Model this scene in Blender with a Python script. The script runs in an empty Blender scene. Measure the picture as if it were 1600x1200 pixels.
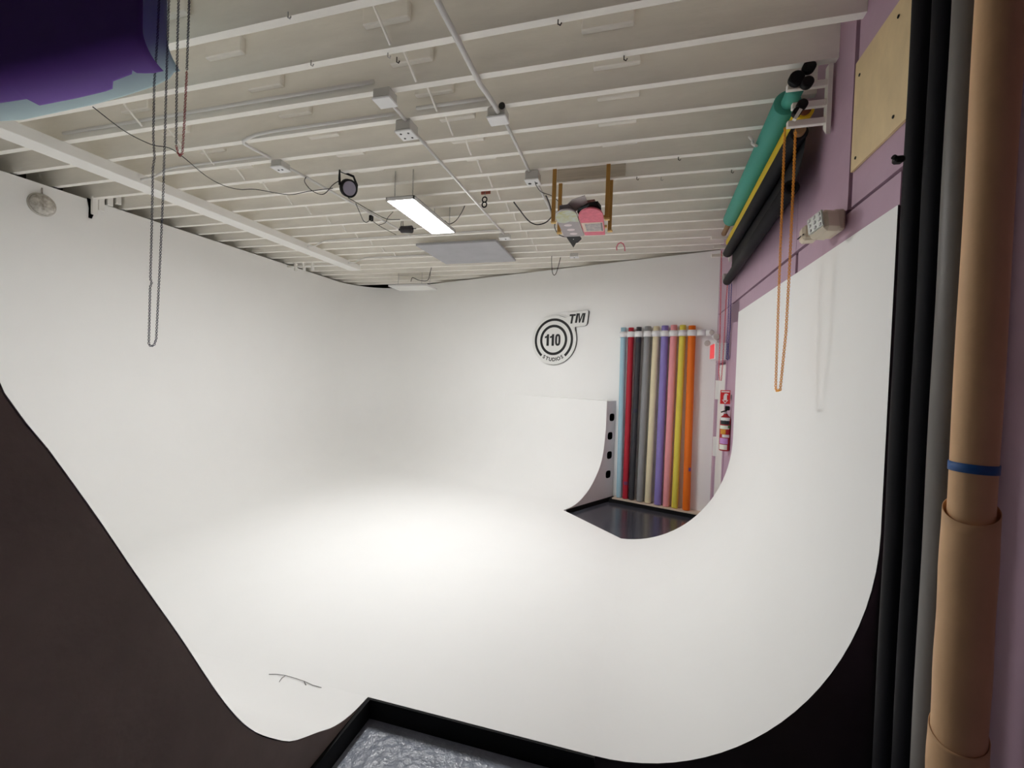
import bpy, math, random
import numpy as np
from mathutils import Vector, Matrix
random.seed(7)
scene = bpy.context.scene
COL = scene.collection

# ---------------------------------------------------------------- camera
F_PX, CX, CY = 675.14, 800.0, 600.0
EYE_Z = 1.85
def _unit(v):
    v = np.array(v, float); return v / np.linalg.norm(v)
_ax_y = _unit([(985 - CX) / F_PX, (590 - CY) / F_PX, 1.0])      # depth direction of the room, camera coords (x right, y down, z forward)
_ax_x = -_unit([(-1669 - CX) / F_PX, (505 - CY) / F_PX, 1.0])   # joist direction of the room
_ax_x = _unit(_ax_x - _ax_y * (_ax_x @ _ax_y))
_ax_z = np.cross(_ax_x, _ax_y)
if _ax_z[1] > 0: _ax_z = -_ax_z
WM = np.array([_ax_x, _ax_y, _ax_z])                              # world = WM @ camera
cam_data = bpy.data.cameras.new('camera'); cam = bpy.data.objects.new('camera', cam_data); COL.objects.link(cam)
cam_data.sensor_fit = 'HORIZONTAL'; cam_data.sensor_width = 36.0; cam_data.lens = F_PX / 1600 * 36.0
cam_data.clip_start = 0.02; cam_data.clip_end = 60
_r, _d, _f = WM[:, 0], WM[:, 1], WM[:, 2]
cam.matrix_world = Matrix(((_r[0], -_d[0], -_f[0], 0), (_r[1], -_d[1], -_f[1], 0), (_r[2], -_d[2], -_f[2], EYE_Z), (0, 0, 0, 1)))
scene.camera = cam

# ---------------------------------------------------------------- world, exposure
world = bpy.data.worlds.new('world'); scene.world = world; world.use_nodes = True
world.node_tree.nodes['Background'].inputs[0].default_value = (0.5, 0.52, 0.55, 1)
world.node_tree.nodes['Background'].inputs[1].default_value = 0.004
scene.view_settings.view_transform = 'Standard'; scene.view_settings.look = 'None'
scene.view_settings.exposure = 0.0; scene.view_settings.gamma = 1.0; scene.view_settings.use_curve_mapping = False
LED_STRENGTH = 118.0
scene.cycles.max_bounces = 20; scene.cycles.diffuse_bounces = 16; scene.cycles.glossy_bounces = 5
scene.cycles.sample_clamp_indirect = 8.0

# ---------------------------------------------------------------- measuring helpers: a sight line met with a real plane of the room
def sight(px, py): return WM @ np.array([(px - CX) / F_PX, (py - CY) / F_PX, 1.0])
EYE = np.array([0, 0, EYE_Z])
def at_z(px, py, z): r = sight(px, py); return Vector(EYE + r * ((z - EYE_Z) / r[2]))
def at_y(px, py, y): r = sight(px, py); return Vector(EYE + r * (y / r[1]))
def at_x(px, py, x): r = sight(px, py); return Vector(EYE + r * (x / r[0]))
def on_plane(px, py, p0, n):
    r = sight(px, py); n = np.array(n, float); return Vector(EYE + r * (((np.array(p0) - EYE) @ n) / (r @ n)))

# room constants
JOIST_Z = 3.65
CEIL_Z = 3.97
def wall_right_x(y): return 0.974 + 0.0218 * y
def wall_back_y(x): return 6.825 - 0.3208 * x
BK_DIR = Vector((0.9522, -0.3055, 0)); BK_N = Vector((-0.3055, -0.9522, 0))     # along the back wall to the right / into the room
def back_pt(px, py, off=0.0): return on_plane(px, py, (0, 6.825, 0) + np.array(BK_N) * off, (0.3208, 1, 0))
def right_pt(px, py, off=0.0): return on_plane(px, py, (0.974 - off, 0, 0), (1, -0.0218, 0))

# ---------------------------------------------------------------- materials
MATS = {}
def mat(name, col, rough=0.6, var=0.0, vscale=6.0, bump=0.0, bscale=40.0, metal=0.0, coat=0.0, emit=None, spec=0.5, stretch=None, col2=None, bdist=0.02):
    if name in MATS: return MATS[name]
    m = bpy.data.materials.new(name); m.use_nodes = True; nt = m.node_tree; b = nt.nodes['Principled BSDF']
    b.inputs['Base Color'].default_value = (*col, 1); b.inputs['Roughness'].default_value = rough
    b.inputs['Metallic'].default_value = metal; b.inputs['Coat Weight'].default_value = coat; b.inputs['Specular IOR Level'].default_value = spec
    if emit:
        b.inputs['Emission Color'].default_value = (*emit[0], 1); b.inputs['Emission Strength'].default_value = emit[1]
    tc = nt.nodes.new('ShaderNodeTexCoord'); src = tc.outputs['Object']
    if stretch:
        mp = nt.nodes.new('ShaderNodeMapping'); mp.inputs['Scale'].default_value = stretch
        nt.links.new(src, mp.inputs['Vector']); src = mp.outputs['Vector']
    if var > 0 or col2:
        n = nt.nodes.new('ShaderNodeTexNoise'); n.inputs['Scale'].default_value = vscale; n.inputs['Detail'].default_value = 6; n.inputs['Roughness'].default_value = 0.62
        nt.links.new(src, n.inputs['Vector'])
        rp = nt.nodes.new('ShaderNodeValToRGB'); rp.color_ramp.elements[0].position = 0.3; rp.color_ramp.elements[1].position = 0.7
        c2 = col2 if col2 else tuple(min(1, c * (1 + var)) for c in col)
        c1 = col if col2 else tuple(c * (1 - var) for c in col)
        rp.color_ramp.elements[0].color = (*c1, 1); rp.color_ramp.elements[1].color = (*c2, 1)
        nt.links.new(n.outputs['Fac'], rp.inputs['Fac']); nt.links.new(rp.outputs['Color'], b.inputs['Base Color'])
    if bump > 0:
        n = nt.nodes.new('ShaderNodeTexNoise'); n.inputs['Scale'].default_value = bscale; n.inputs['Detail'].default_value = 5
        nt.links.new(src, n.inputs['Vector'])
        bp = nt.nodes.new('ShaderNodeBump'); bp.inputs['Strength'].default_value = bump; bp.inputs['Distance'].default_value = bdist
        nt.links.new(n.outputs['Fac'], bp.inputs['Height']); nt.links.new(bp.outputs['Normal'], b.inputs['Normal'])
        if coat > 0: nt.links.new(bp.outputs['Normal'], b.inputs['Coat Normal'])
    MATS[name] = m; return m
def srgb(r, g, b):
    f = lambda c: (c / 255 / 12.92) if c <= 10 else ((c / 255 + 0.055) / 1.055) ** 2.4
    return (f(r), f(g), f(b))

WHITE = mat('white_cove_paint', (0.925, 0.924, 0.916), 0.55, var=0.008, vscale=2.2, bump=0.06, bscale=5, spec=0.3)
WALLW = mat('white_wall_paint', (0.86, 0.85, 0.835), 0.6, var=0.015, vscale=3)
JOIST = mat('cream_joist_paint', (0.905, 0.88, 0.825), 0.6, var=0.06, vscale=4.5, bump=0.15, bscale=18, stretch=(0.35, 1, 1.4), spec=0.3)
CEILM = mat('ceiling_board_paint', (0.75, 0.73, 0.68), 0.8, var=0.15, vscale=4)
BEAMW = mat('beam_white_paint', (0.90, 0.89, 0.86), 0.5, var=0.012, vscale=3)
BROWN = mat('dark_brown_panel', srgb(128, 114, 108), 0.6, var=0.14, vscale=2.5, bump=0.1, bscale=25, spec=0.25)
DARKP = mat('charcoal_panel', srgb(56, 49, 51), 0.75, var=0.12, vscale=4, spec=0.25)
GREYP = mat('grey_lilac_panel', srgb(230, 222, 224), 0.6, var=0.02, vscale=3)
BLACKF = mat('black_floor_paint', srgb(134, 140, 153), 0.36, var=0.2, vscale=5, bump=0.7, bscale=20, coat=0.3, bdist=0.02)
BLACKF2 = mat('black_floor_smooth', srgb(66, 66, 74), 0.2, var=0.12, vscale=2, bump=0.03, bscale=6)
KERB = mat('black_kerb_paint', srgb(20, 20, 21), 0.7, var=0.1, vscale=8, spec=0.2)
PURPLE = mat('mauve_wall_paint', srgb(188, 158, 178), 0.55, var=0.04, vscale=4, bump=0.04, bscale=30)
PURPLE_SHADE = mat('mauve_groove_shade', srgb(120, 95, 112), 0.6, var=0.04)  # same mauve paint darkened: shade of the grooves put into the colour
PLY = mat('raw_plywood', srgb(226, 202, 158), 0.6, var=0.10, vscale=5, stretch=(1, 1, 0.6))
TRIMW = mat('pale_ledge_timber', srgb(206, 188, 170), 0.6, var=0.06)
TIMBER = mat('raw_timber', srgb(178, 132, 62), 0.6, var=0.12, vscale=9, stretch=(3, 3, 0.3))
TIMBER2 = mat('pale_timber_end', srgb(222, 186, 120), 0.6, var=0.06)
GREYWOOD = mat('grey_weathered_wood', (0.58, 0.53, 0.45), 0.7, var=0.18, vscale=14, stretch=(0.12, 1, 2.2))
CONDUIT = mat('white_conduit', (0.74, 0.73, 0.71), 0.4)
BOXW = mat('white_plastic', (0.80, 0.80, 0.80), 0.4)
BLK = mat('black_plastic', (0.012, 0.012, 0.013), 0.55, spec=0.2)
CABLE = mat('black_cable', (0.01, 0.01, 0.012), 0.5)
BLUECH = mat('navy_chain_plastic', srgb(18, 19, 62), 0.4)
REDCH = mat('red_chain_plastic', srgb(170, 28, 44), 0.35)
ORCH = mat('orange_chain_plastic', srgb(252, 178, 56), 0.4)
PINKCH = mat('pink_red_chain_plastic', srgb(228, 100, 110), 0.4)
VIOCH = mat('violet_chain_plastic', srgb(84, 80, 160), 0.4)
CHROME = mat('dull_steel', (0.5, 0.5, 0.5), 0.35, metal=1.0)
RUST = mat('rusty_red_steel', srgb(150, 84, 70), 0.6, var=0.2, vscale=20)
DARKGAP = mat('outer_wall_grime', srgb(70, 64, 60), 0.9, var=0.4, vscale=5)

# ---------------------------------------------------------------- mesh helpers
class MB:
    def __init__(self): self.v = []; self.f = []; self.s = []
    def add(self, vs, fs, smooth=False):
        o = len(self.v); self.v += [tuple(p) for p in vs]; self.f += [tuple(i + o for i in f) for f in fs]; self.s += [smooth] * len(fs); return self
    def box(self, c, s, rot=None):
        c = Vector(c); h = Vector(s) / 2
        vs = [Vector((x, y, z)) for x in (-h.x, h.x) for y in (-h.y, h.y) for z in (-h.z, h.z)]
        if rot is not None: vs = [rot @ p for p in vs]
        return self.add([c + p for p in vs], [(0, 1, 3, 2), (4, 6, 7, 5), (0, 4, 5, 1), (2, 3, 7, 6), (0, 2, 6, 4), (1, 5, 7, 3)])
    def bbox(self, c, s, b=0.005, rot=None):          # box with chamfered edges
        c = Vector(c); hx, hy, hz = s[0] / 2, s[1] / 2, s[2] / 2; vs = []; fs = []; idx = {}
        for sx in (-1, 1):
            for sy in (-1, 1):
                for sz in (-1, 1):
                    for a, p in (('x', (sx * hx, sy * (hy - b), sz * (hz - b))), ('y', (sx * (hx - b), sy * hy, sz * (hz - b))), ('z', (sx * (hx - b), sy * (hy - b), sz * hz))):
                        idx[(sx, sy, sz, a)] = len(vs); vs.append(Vector(p))
        q = [(-1, -1), (1, -1), (1, 1), (-1, 1)]
        for s_ in (-1, 1):
            fs.append([idx[(s_, a, d, 'x')] for a, d in q]); fs.append([idx[(a, s_, d, 'y')] for a, d in q]); fs.append([idx[(a, d, s_, 'z')] for a, d in q])
        for a in (-1, 1):
            for d in (-1, 1):
                fs.append([idx[(a, d, -1, 'x')], idx[(a, d, 1, 'x')], idx[(a, d, 1, 'y')], idx[(a, d, -1, 'y')]])
                fs.append([idx[(a, -1, d, 'x')], idx[(a, 1, d, 'x')], idx[(a, 1, d, 'z')], idx[(a, -1, d, 'z')]])
                fs.append([idx[(-1, a, d, 'y')], idx[(1, a, d, 'y')], idx[(1, a, d, 'z')], idx[(-1, a, d, 'z')]])
                for e in (-1, 1): fs.append([idx[(a, d, e, 'x')], idx[(a, d, e, 'y')], idx[(a, d, e, 'z')]])
        if rot is not None: vs = [rot @ p for p in vs]
        return self.add([c + p for p in vs], fs)
    def tube(self, pts, r, n=8, cap=True, closed=False):
        pts = [Vector(p) for p in pts]; m = len(pts); rs = r if isinstance(r, (list, tuple)) else [r] * m
        vs = []; fs = []; prev = None
        for i, p in enumerate(pts):
            if closed: t = pts[(i + 1) % m] - pts[i - 1]
            else: t = pts[min(i + 1, m - 1)] - pts[max(i - 1, 0)]
            t = t.normalized() if t.length > 1e-9 else Vector((0, 0, 1))
            if prev is None: u = t.orthogonal().normalized()
            else: u = (prev - t * prev.dot(t)).normalized()
            prev = u; w = t.cross(u)
            for k in range(n):
                a = 2 * math.pi * k / n; vs.append(p + (u * math.cos(a) + w * math.sin(a)) * rs[i])
        for i in range(m if closed else m - 1):
            j = (i + 1) % m
            for k in range(n):
                l = (k + 1) % n; fs.append((i * n + k, i * n + l, j * n + l, j * n + k))
        self.add(vs, fs, True)
        if cap and not closed:
            o = len(self.v) - len(vs)
            self.f += [tuple(o + k for k in reversed(range(n))), tuple(o + (m - 1) * n + k for k in range(n))]; self.s += [False, False]
        return self
    def lathe(self, base, axis, prof, n=24):            # prof: (distance along axis, radius)
        base = Vector(base); axis = Vector(axis).normalized(); u = axis.orthogonal().normalized(); w = axis.cross(u); vs = []; fs = []
        for h, r in prof:
            for k in range(n):
                a = 2 * math.pi * k / n; vs.append(base + axis * h + (u * math.cos(a) + w * math.sin(a)) * max(r, 1e-5))
        for i in range(len(prof) - 1):
            for k in range(n):
                l = (k + 1) % n; fs.append((i * n + k, i * n + l, (i + 1) * n + l, (i + 1) * n + k))
        self.add(vs, fs, True); o = len(self.v) - len(vs); m = len(prof)
        self.f += [tuple(o + k for k in reversed(range(n))), tuple(o + (m - 1) * n + k for k in range(n))]; self.s += [False, False]
        return self
    def prism(self, poly, o, u, v, n, t0, t1):           # poly in (u,v), thickness t0..t1 along n
        o, u, v, n = Vector(o), Vector(u), Vector(v), Vector(n); m = len(poly)
        vs = [o + u * a + v * b + n * t0 for a, b in poly] + [o + u * a + v * b + n * t1 for a, b in poly]
        fs = [tuple(reversed(range(m))), tuple(range(m, 2 * m))] + [(i, (i + 1) % m, m + (i + 1) % m, m + i) for i in range(m)]
        return self.add(vs, fs)
    def ring(self, o, u, v, n, r0, r1, t0, t1, a0=0.0, a1=2 * math.pi, k=48):
        o, u, v, n = Vector(o), Vector(u), Vector(v), Vector(n); full = abs(a1 - a0 - 2 * math.pi) < 1e-6; vs = []; fs = []; m = k if full else k + 1
        for i in range(m):
            a = a0 + (a1 - a0) * i / k; dr = u * math.cos(a) + v * math.sin(a)
            for r, t in ((r0, t0), (r1, t0), (r1, t1), (r0, t1)): vs.append(o + dr * r + n * t)
        for i in range(k):
            j = (i + 1) % m
            for q in range(4): fs.append((i * 4 + q, j * 4 + q, j * 4 + (q + 1) % 4, i * 4 + (q + 1) % 4))
        if not full: fs += [(0, 1, 2, 3), tuple((m - 1) * 4 + q for q in (3, 2, 1, 0))]
        return self.add(vs, fs)
    def grid(self, rows, smooth=True, closed=False):
        m = len(rows[0]); vs = [p for r in rows for p in r]; fs = []
        for i in range(len(rows) - 1):
            for k in range(m if closed else m - 1):
                l = (k + 1) % m; fs.append((i * m + k, i * m + l, (i + 1) * m + l, (i + 1) * m + k))
        return self.add(vs, fs, smooth)
    def build(self, name, material, parent=None, kind=None, label=None, cat=None, group=None, fix=True):
        me = bpy.data.meshes.new(name); me.from_pydata(self.v, [], self.f); me.materials.append(material)
        if fix:
            import bmesh
            bm = bmesh.new(); bm.from_mesh(me); bmesh.ops.recalc_face_normals(bm, faces=bm.faces); bm.to_mesh(me); bm.free()
        me.polygons.foreach_set('use_smooth', self.s); me.update()
        o = bpy.data.objects.new(name, me); COL.objects.link(o)
        if parent is not None:
            o.parent = parent; o.matrix_parent_inverse = Matrix.Translation(parent.location).inverted() if parent.type == 'EMPTY' else Matrix.Identity(4)
        tag(o, label, cat, group, kind); return o
def tag(o, label=None, cat=None, group=None, kind=None):
    for k, val in (('label', label), ('category', cat), ('group', group), ('kind', kind)):
        if val: o[k] = val
    return o
def thing(name, label, cat, loc=(0, 0, 0), group=None):
    o = bpy.data.objects.new(name, None); COL.objects.link(o); o.location = loc; o.empty_display_size = 0.1
    return tag(o, label, cat, group)
def smooth_path(pts, n=6):                                 # Catmull-Rom
    pts = [Vector(p) for p in pts]; out = []
    for i in range(len(pts) - 1):
        p0 = pts[max(i - 1, 0)]; p1 = pts[i]; p2 = pts[i + 1]; p3 = pts[min(i + 2, len(pts) - 1)]
        for k in range(n):
            t = k / n
            out.append(0.5 * ((2 * p1) + (p2 - p0) * t + (2 * p0 - 5 * p1 + 4 * p2 - p3) * t * t + (3 * p1 - p0 - 3 * p2 + p3) * t ** 3))
    return out + [pts[-1]]

# ================================================================ SETTING
# ---- profiles of the cove
FRONT_Y, FRONT_TOP = 0.55, 1.95                            # the cove stretch beside the camera stops above head height
FZ = [0, .012, .035, .07, .122, .205, .273, .438, .645, .974, 1.227, 1.418, 1.633, 1.769, 1.95, 2.25, 3.65]
FD = [0, .12, .22, .31, .40, .55, .634, .784, .91, 1.07, 1.197, 1.29, 1.40, 1.475, 1.52, 1.55, 1.564]
def _dense(a, b, n=10):                                    # smooth curve through the measured profile
    p = np.array(list(zip(a, b))); out = []
    for i in range(len(p) - 1):
        p0, p1, p2, p3 = p[max(i - 1, 0)], p[i], p[i + 1], p[min(i + 2, len(p) - 1)]
        for k in range(n):
            t = k / n; out.append(0.5 * (2 * p1 + (p2 - p0) * t + (2 * p0 - 5 * p1 + 4 * p2 - p3) * t * t + (3 * p1 - p0 - 3 * p2 + p3) * t ** 3))
    out = np.array(out + [p[-1]]); out[:, 0] = np.maximum.accumulate(out[:, 0]); return out[:, 0], out[:, 1]
FZd, FDd = _dense(FZ, FD)
def front_y(z): return 2.114 - float(np.interp(z, FZd, FDd))
A_L, B_L = 1.10, 1.15                                      # left and back fillet: reach on the floor, height
LV = [i / 34 for i in range(35)]
LEVELS = [(B_L * (1 - math.cos(t * math.pi / 2)), A_L * (1 - math.sin(t * math.pi / 2))) for t in LV] + [(1.25, 0), (1.32, 0), (1.40, 0), (1.483, 0), (1.56, 0), (1.63, 0), (1.70, 0), (1.77, 0), (1.85, 0), (1.95, 0), (2.1, 0), (2.3, 0), (2.8, 0), (3.2, 0), (3.63, 0)]
LEFT_X = -5.86
E0 = Vector((-0.823, 5.892, 0)); EU = Vector((0.5294, 0.8484, 0))
EZ = [0, .01, .06, .194, .404, .631, .966, 1.257, 1.49]; EUv = [0, .16, .34, .56, .75, .866, .922, .933, .933]
EZd, EUd = _dense(EZ, EUv)
def end_u(z): return min(0.933, float(np.interp(z, EZd, EUd)))
def fillet(p_prev, corner, p_next, r, k=12):
    a = (p_prev - corner).normalized(); b = (p_next - corner).normalized(); half = a.angle(b) / 2
    t = r / math.tan(half); c = corner + (a + b).normalized() * (r / math.sin(half)); s = corner + a * t; e = corner + b * t
    va = s - c; vb = e - c; ang = va.angle(vb); out = []
    for i in range(k + 1):
        w = i / k; out.append(c + (va * math.sin((1 - w) * ang) + vb * math.sin(w * ang)) / math.sin(ang))
    return out
def level_line(z, d):
    fy = front_y(z); cor1 = Vector((LEFT_X + d, fy, 0))
    off = Vector((0, 6.825, 0)) + BK_N * d; lx = LEFT_X + d
    cor2 = Vector((lx, off.y - 0.3208 * (lx - off.x), 0))
    mid = off + BK_DIR * ((-2.171 - off.x) / BK_DIR.x)
    start = Vector((-1.362, fy, 0))
    f1 = fillet(start, cor1, cor2, 0.5 + 0.4 * d); f2 = fillet(cor1, cor2, mid, 0.80 + 0.25 * d, 16)
    pts = [start.lerp(f1[0], i / 14) for i in range(14)] + f1 + [f1[-1].lerp(f2[0], i / 10) for i in range(1, 10)] + f2 + [f2[-1].lerp(mid, i / 8) for i in range(1, 9)]
    return [Vector((p.x, p.y, z)) for p in pts], mid
rows = []; ledge_rows = []; back_low = []
for z, d in LEVELS:
    pts, mid = level_line(z, d); rows.append(pts)
    if z <= 1.49:
        e = E0 + EU * end_u(z); e = Vector((e.x, e.y, z)); m3 = Vector((mid.x, mid.y, z)); seg = []
        for i in range(13):
            w = i / 12; seg.append(m3.lerp(e, w))
        back_low.append(seg)
mb = MB(); nl = sum(1 for z, d in LEVELS if z <= FRONT_TOP); mb.grid(rows[:nl]); mb.grid([r[26:] for r in rows[nl - 1:]]); mb.grid(back_low)
top = back_low[-1]; mb.grid([top, [Vector((p.x, wall_back_y(p.x) + 0.004, p.z)) for p in top]], smooth=False)
cove = mb.build('cyclorama_cove', WHITE, kind='structure', label='white seamless cove sweeping round the studio into its corner', fix=False)
# brown end panel of the cove next to the camera (faces the entry notch)
prof = [(front_y(z) - 0.003, z - 0.003) for z, d in LEVELS if z <= FRONT_TOP]
poly = prof + [(-0.9, FRONT_TOP - 0.003), (-0.9, -0.11), (2.111, -0.11)]
MB().prism(poly, (0, 0, 0), (0, 1, 0), (0, 0, 1), (1, 0, 0), -1.40, -1.3625).build('end_panel', BROWN, cove, label='dark brown cut end of the cove')
# grey end panel with holes at the back
EN = Vector((EU.y, -EU.x, 0))
prof = [(end_u(z) + 0.003, z - 0.003) for z, d in LEVELS if z <= 1.49]
poly = prof + [(1.19, 1.483), (1.19, -0.06), (0.03, -0.06)]
gp = MB().prism(poly, E0, EU, (0, 0, 1), EN, -0.03, 0.0015).build('end_panel', GREYP, cove, label='pale grey end board of the back cove')
for px, py in ((956, 652), (953, 681), (952, 711), (950, 741)):
    c = on_plane(px, py, E0, EN); h = []
    for i in range(20):
        a = 2 * math.pi * i / 20; q = lambda x: math.copysign(abs(x) ** 0.6, x); h.append((0.062 * q(math.cos(a)), 0.058 * q(math.sin(a))))
    MB().prism(h, c, EU, (0, 0, 1), EN, 0.0, 0.004).build('hand_hole', mat('hole_black', (0.002, 0.002, 0.002), 0.9, spec=0.0), gp)
# right cove
def right_prof(y):
    xw = wall_right_x(y); a, b = 1.12, 1.24; out = []
    for i in range(25):
        t = i / 24 * math.pi / 2; out.append((xw - a + a * math.sin(t), b * (1 - math.cos(t))))
    return out + [(xw, 1.6), (xw, 2.1), (xw, 2.585)]
YN, YF = 2.114, 5.091
ys = [YN + (YF - YN) * i / 12 for i in range(13)]
mb = MB(); mb.grid([[Vector((x, y, z)) for x, z in right_prof(y)] for y in ys])
tops = [(wall_right_x(y), y) for y in ys]
mb.grid([[Vector((x, y, 2.585)) for x, y in tops], [Vector((x + 0.05, y, 2.585)) for x, y in tops]], smooth=False)
cove_r = mb.build('cyclorama_cove', WHITE, kind='structure', label='white cove rising against the mauve wall', fix=False)
p = [(x + 0.003, z - 0.003) for x, z in right_prof(YN)]; MB().prism(p + [(1.05, 2.585), (1.05, -0.11), (-0.10, -0.11)], (0, YN, 0), (1, 0, 0), (0, 0, 1), (0, 1, 0), -0.0015, 0.03).build('end_panel', DARKP, cove_r, label='charcoal cut end of the cove')
p = [(x + 0.003, z - 0.003) for x, z in right_prof(YF)]; MB().prism(p + [(1.11, 2.585), (1.11, -0.06), (-0.05, -0.06)], (0, YF, 0), (1, 0, 0), (0, 0, 1), (0, 1, 0), -0.03, 0.0015).build('end_panel', GREYP, cove_r)
# white cove floor
l0 = rows[0] + back_low[0][1:]
poly = [(q.x, q.y) for q in l0] + [(right_prof(YF)[0][0], YF), (right_prof(YN)[0][0], YN)]
MB().prism(poly, (0, 0, 0), (1, 0, 0), (0, 1, 0), (0, 0, 1), -0.04, 0.0).build('cyclorama_floor', WHITE, kind='structure', label='glossy white floor of the cove')
# black kerb round the notch
mb = MB(); mb.box((-0.73, 2.108, -0.056), (1.26, 0.012, 0.108)); mb.build('kerb', KERB, kind='structure', label='black kerb across the entry notch')
mb = MB(); mb.box((-1.352, 0.60, -0.056), (0.020, 3.0, 0.108)); mb.build('kerb', KERB, kind='structure', label='black kerb below the brown cove end')
# floors
MB().prism([(-6.3, -1.0), (1.02, -1.0), (1.02, 2.13), (-1.45, 2.13), (-1.45, 0.45), (-6.3, 0.45)], (0, 0, 0), (1, 0, 0), (0, 1, 0), (0, 0, 1), -0.16, -0.11).build('floor', BLACKF, kind='structure', label='uneven black painted floor in the entry notch')
fb = [(-0.90, 5.80), (-0.1, 5.0), (1.14, 5.0), (1.14, 6.50), (-0.16, 6.95), (-0.24, 6.93)]
MB().prism(fb, (0, 0, 0), (1, 0, 0), (0, 1, 0), (0, 0, 1), -0.10, -0.06).build('floor_back', BLACKF2, kind='structure', label='smooth black floor before the paper rolls')
def strip(a, b, nrm, t, z0, z1):
    a, b = Vector(a), Vector(b); u = (b - a).normalized(); L = (b - a).length
    return MB().prism([(0, z0), (L, z0), (L, z1), (0, z1)], a, u, (0, 0, 1), nrm, 0, t)
strip((-0.79, 5.945, 0), (-0.2, 6.888, 0), EN, 0.02, -0.06, -0.003).build('baseboard_back', KERB, kind='structure')
strip((-0.20, wall_back_y(-0.2), 0), (1.09, wall_back_y(1.09), 0), BK_N, 0.16, -0.06, 0.0).build('baseboard_back', KERB, kind='structure')
strip((-0.15, wall_back_y(-0.15), 0), (1.09, wall_back_y(1.09), 0), BK_N, 0.17, 0.0, 0.016).build('trim_1', TRIMW, kind='structure', label='thin raw timber ledge under the paper rolls')
# back wall
A = Vector((-2.171, wall_back_y(-2.171), 0)); B = Vector((1.16, wall_back_y(1.16), 0))
strip(A, B, -BK_N, 0.06, -0.06, 3.63).build('wall_back', WHITE, kind='structure', label='plain white back wall')
# right wall: groove layer and proud boards
u_r = Vector((0.0218, 1, 0)).normalized(); n_r = Vector((-1, 0.0218, 0)).normalized()
def rprism(y0, y1, z0, z1, t0, t1, off=0.0):
    o = Vector((wall_right_x(0) - off, 0, 0)); return MB().prism([(y0, z0), (y1, z0), (y1, z1), (y0, z1)], o, u_r, (0, 0, 1), n_r, t0, t1)
wall_r = rprism(-1.0, 6.55, -0.11, CEIL_Z, -0.10, -0.045).build('wall_right', PURPLE_SHADE, kind='structure', label='mauve painted board wall')
for y0, y1, z0, z1 in ((2.60, 3.36, 2.745, CEIL_Z), (3.366, 5.30, 2.745, CEIL_Z), (5.306, 6.47, 2.745, CEIL_Z), (1.3, 2.555, 2.74, 3.95), (-0.95, 1.29, 2.745, 3.95),
                       (2.12, 3.31, 2.5, 2.722), (3.36, 5.42, 2.5, 2.722), (5.45, 6.47, 2.08, 2.735), (-0.95, 2.10, -0.1, 2.72), (5.10, 5.62, -0.05, 2.72), (6.28, 6.47, -0.05, 2.07)):
    rprism(y0, y1, z0, z1, -0.045, -0.008).build('wall_panel', PURPLE, wall_r)
# white door leaf in the mauve wall beyond the cove
door = rprism(5.66, 6.26, -0.05, 2.05, -0.044, -0.02).build('door_1', WALLW, kind='structure', label='white door leaf beside the red extinguisher')
rprism(6.20, 6.25, 1.60, 1.85, -0.02, 0.02).build('door_hinge', WALLW, door); rprism(6.20, 6.25, 0.85, 1.10, -0.02, 0.02).build('door_hinge', WALLW, door)
rprism(5.60, 5.655, -0.05, 2.08, -0.045, 0.005).build('door_frame', PURPLE, door); rprism(6.262, 6.31, -0.05, 2.08, -0.045, 0.005).build('door_frame', PURPLE, door)
# outer shell behind the cove, roof
MB().box((-6.35, 4.2, 1.9), (0.1, 11.0, 4.3)).build('wall_left', DARKGAP, kind='structure', label='grimy outer wall behind the cove')
a = Vector((-6.4, wall_back_y(-6.4), 0)) - BK_N * 0.45; b = Vector((1.3, wall_back_y(1.3), 0)) - BK_N * 0.45
strip(a, b, -BK_N, 0.1, -0.1, 4.0).build('wall_back_outer', DARKGAP, kind='structure')
DRAPE = mat('black_wall_paint', srgb(26, 24, 26), 0.9, spec=0.1)
MB().box((-2.6, -1.05, 1.9), (7.6, 0.1, 4.3)).build('wall_front', DRAPE, kind='structure')
MB().box((-2.66, -0.02, 3.55), (7.28, 1.94, 0.86)).build('shading_soffit', DRAPE, kind='structure', label='unseen black soffit added to darken the entry')  # unseen soffit, added to block ceiling bounce from the camera side
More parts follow.
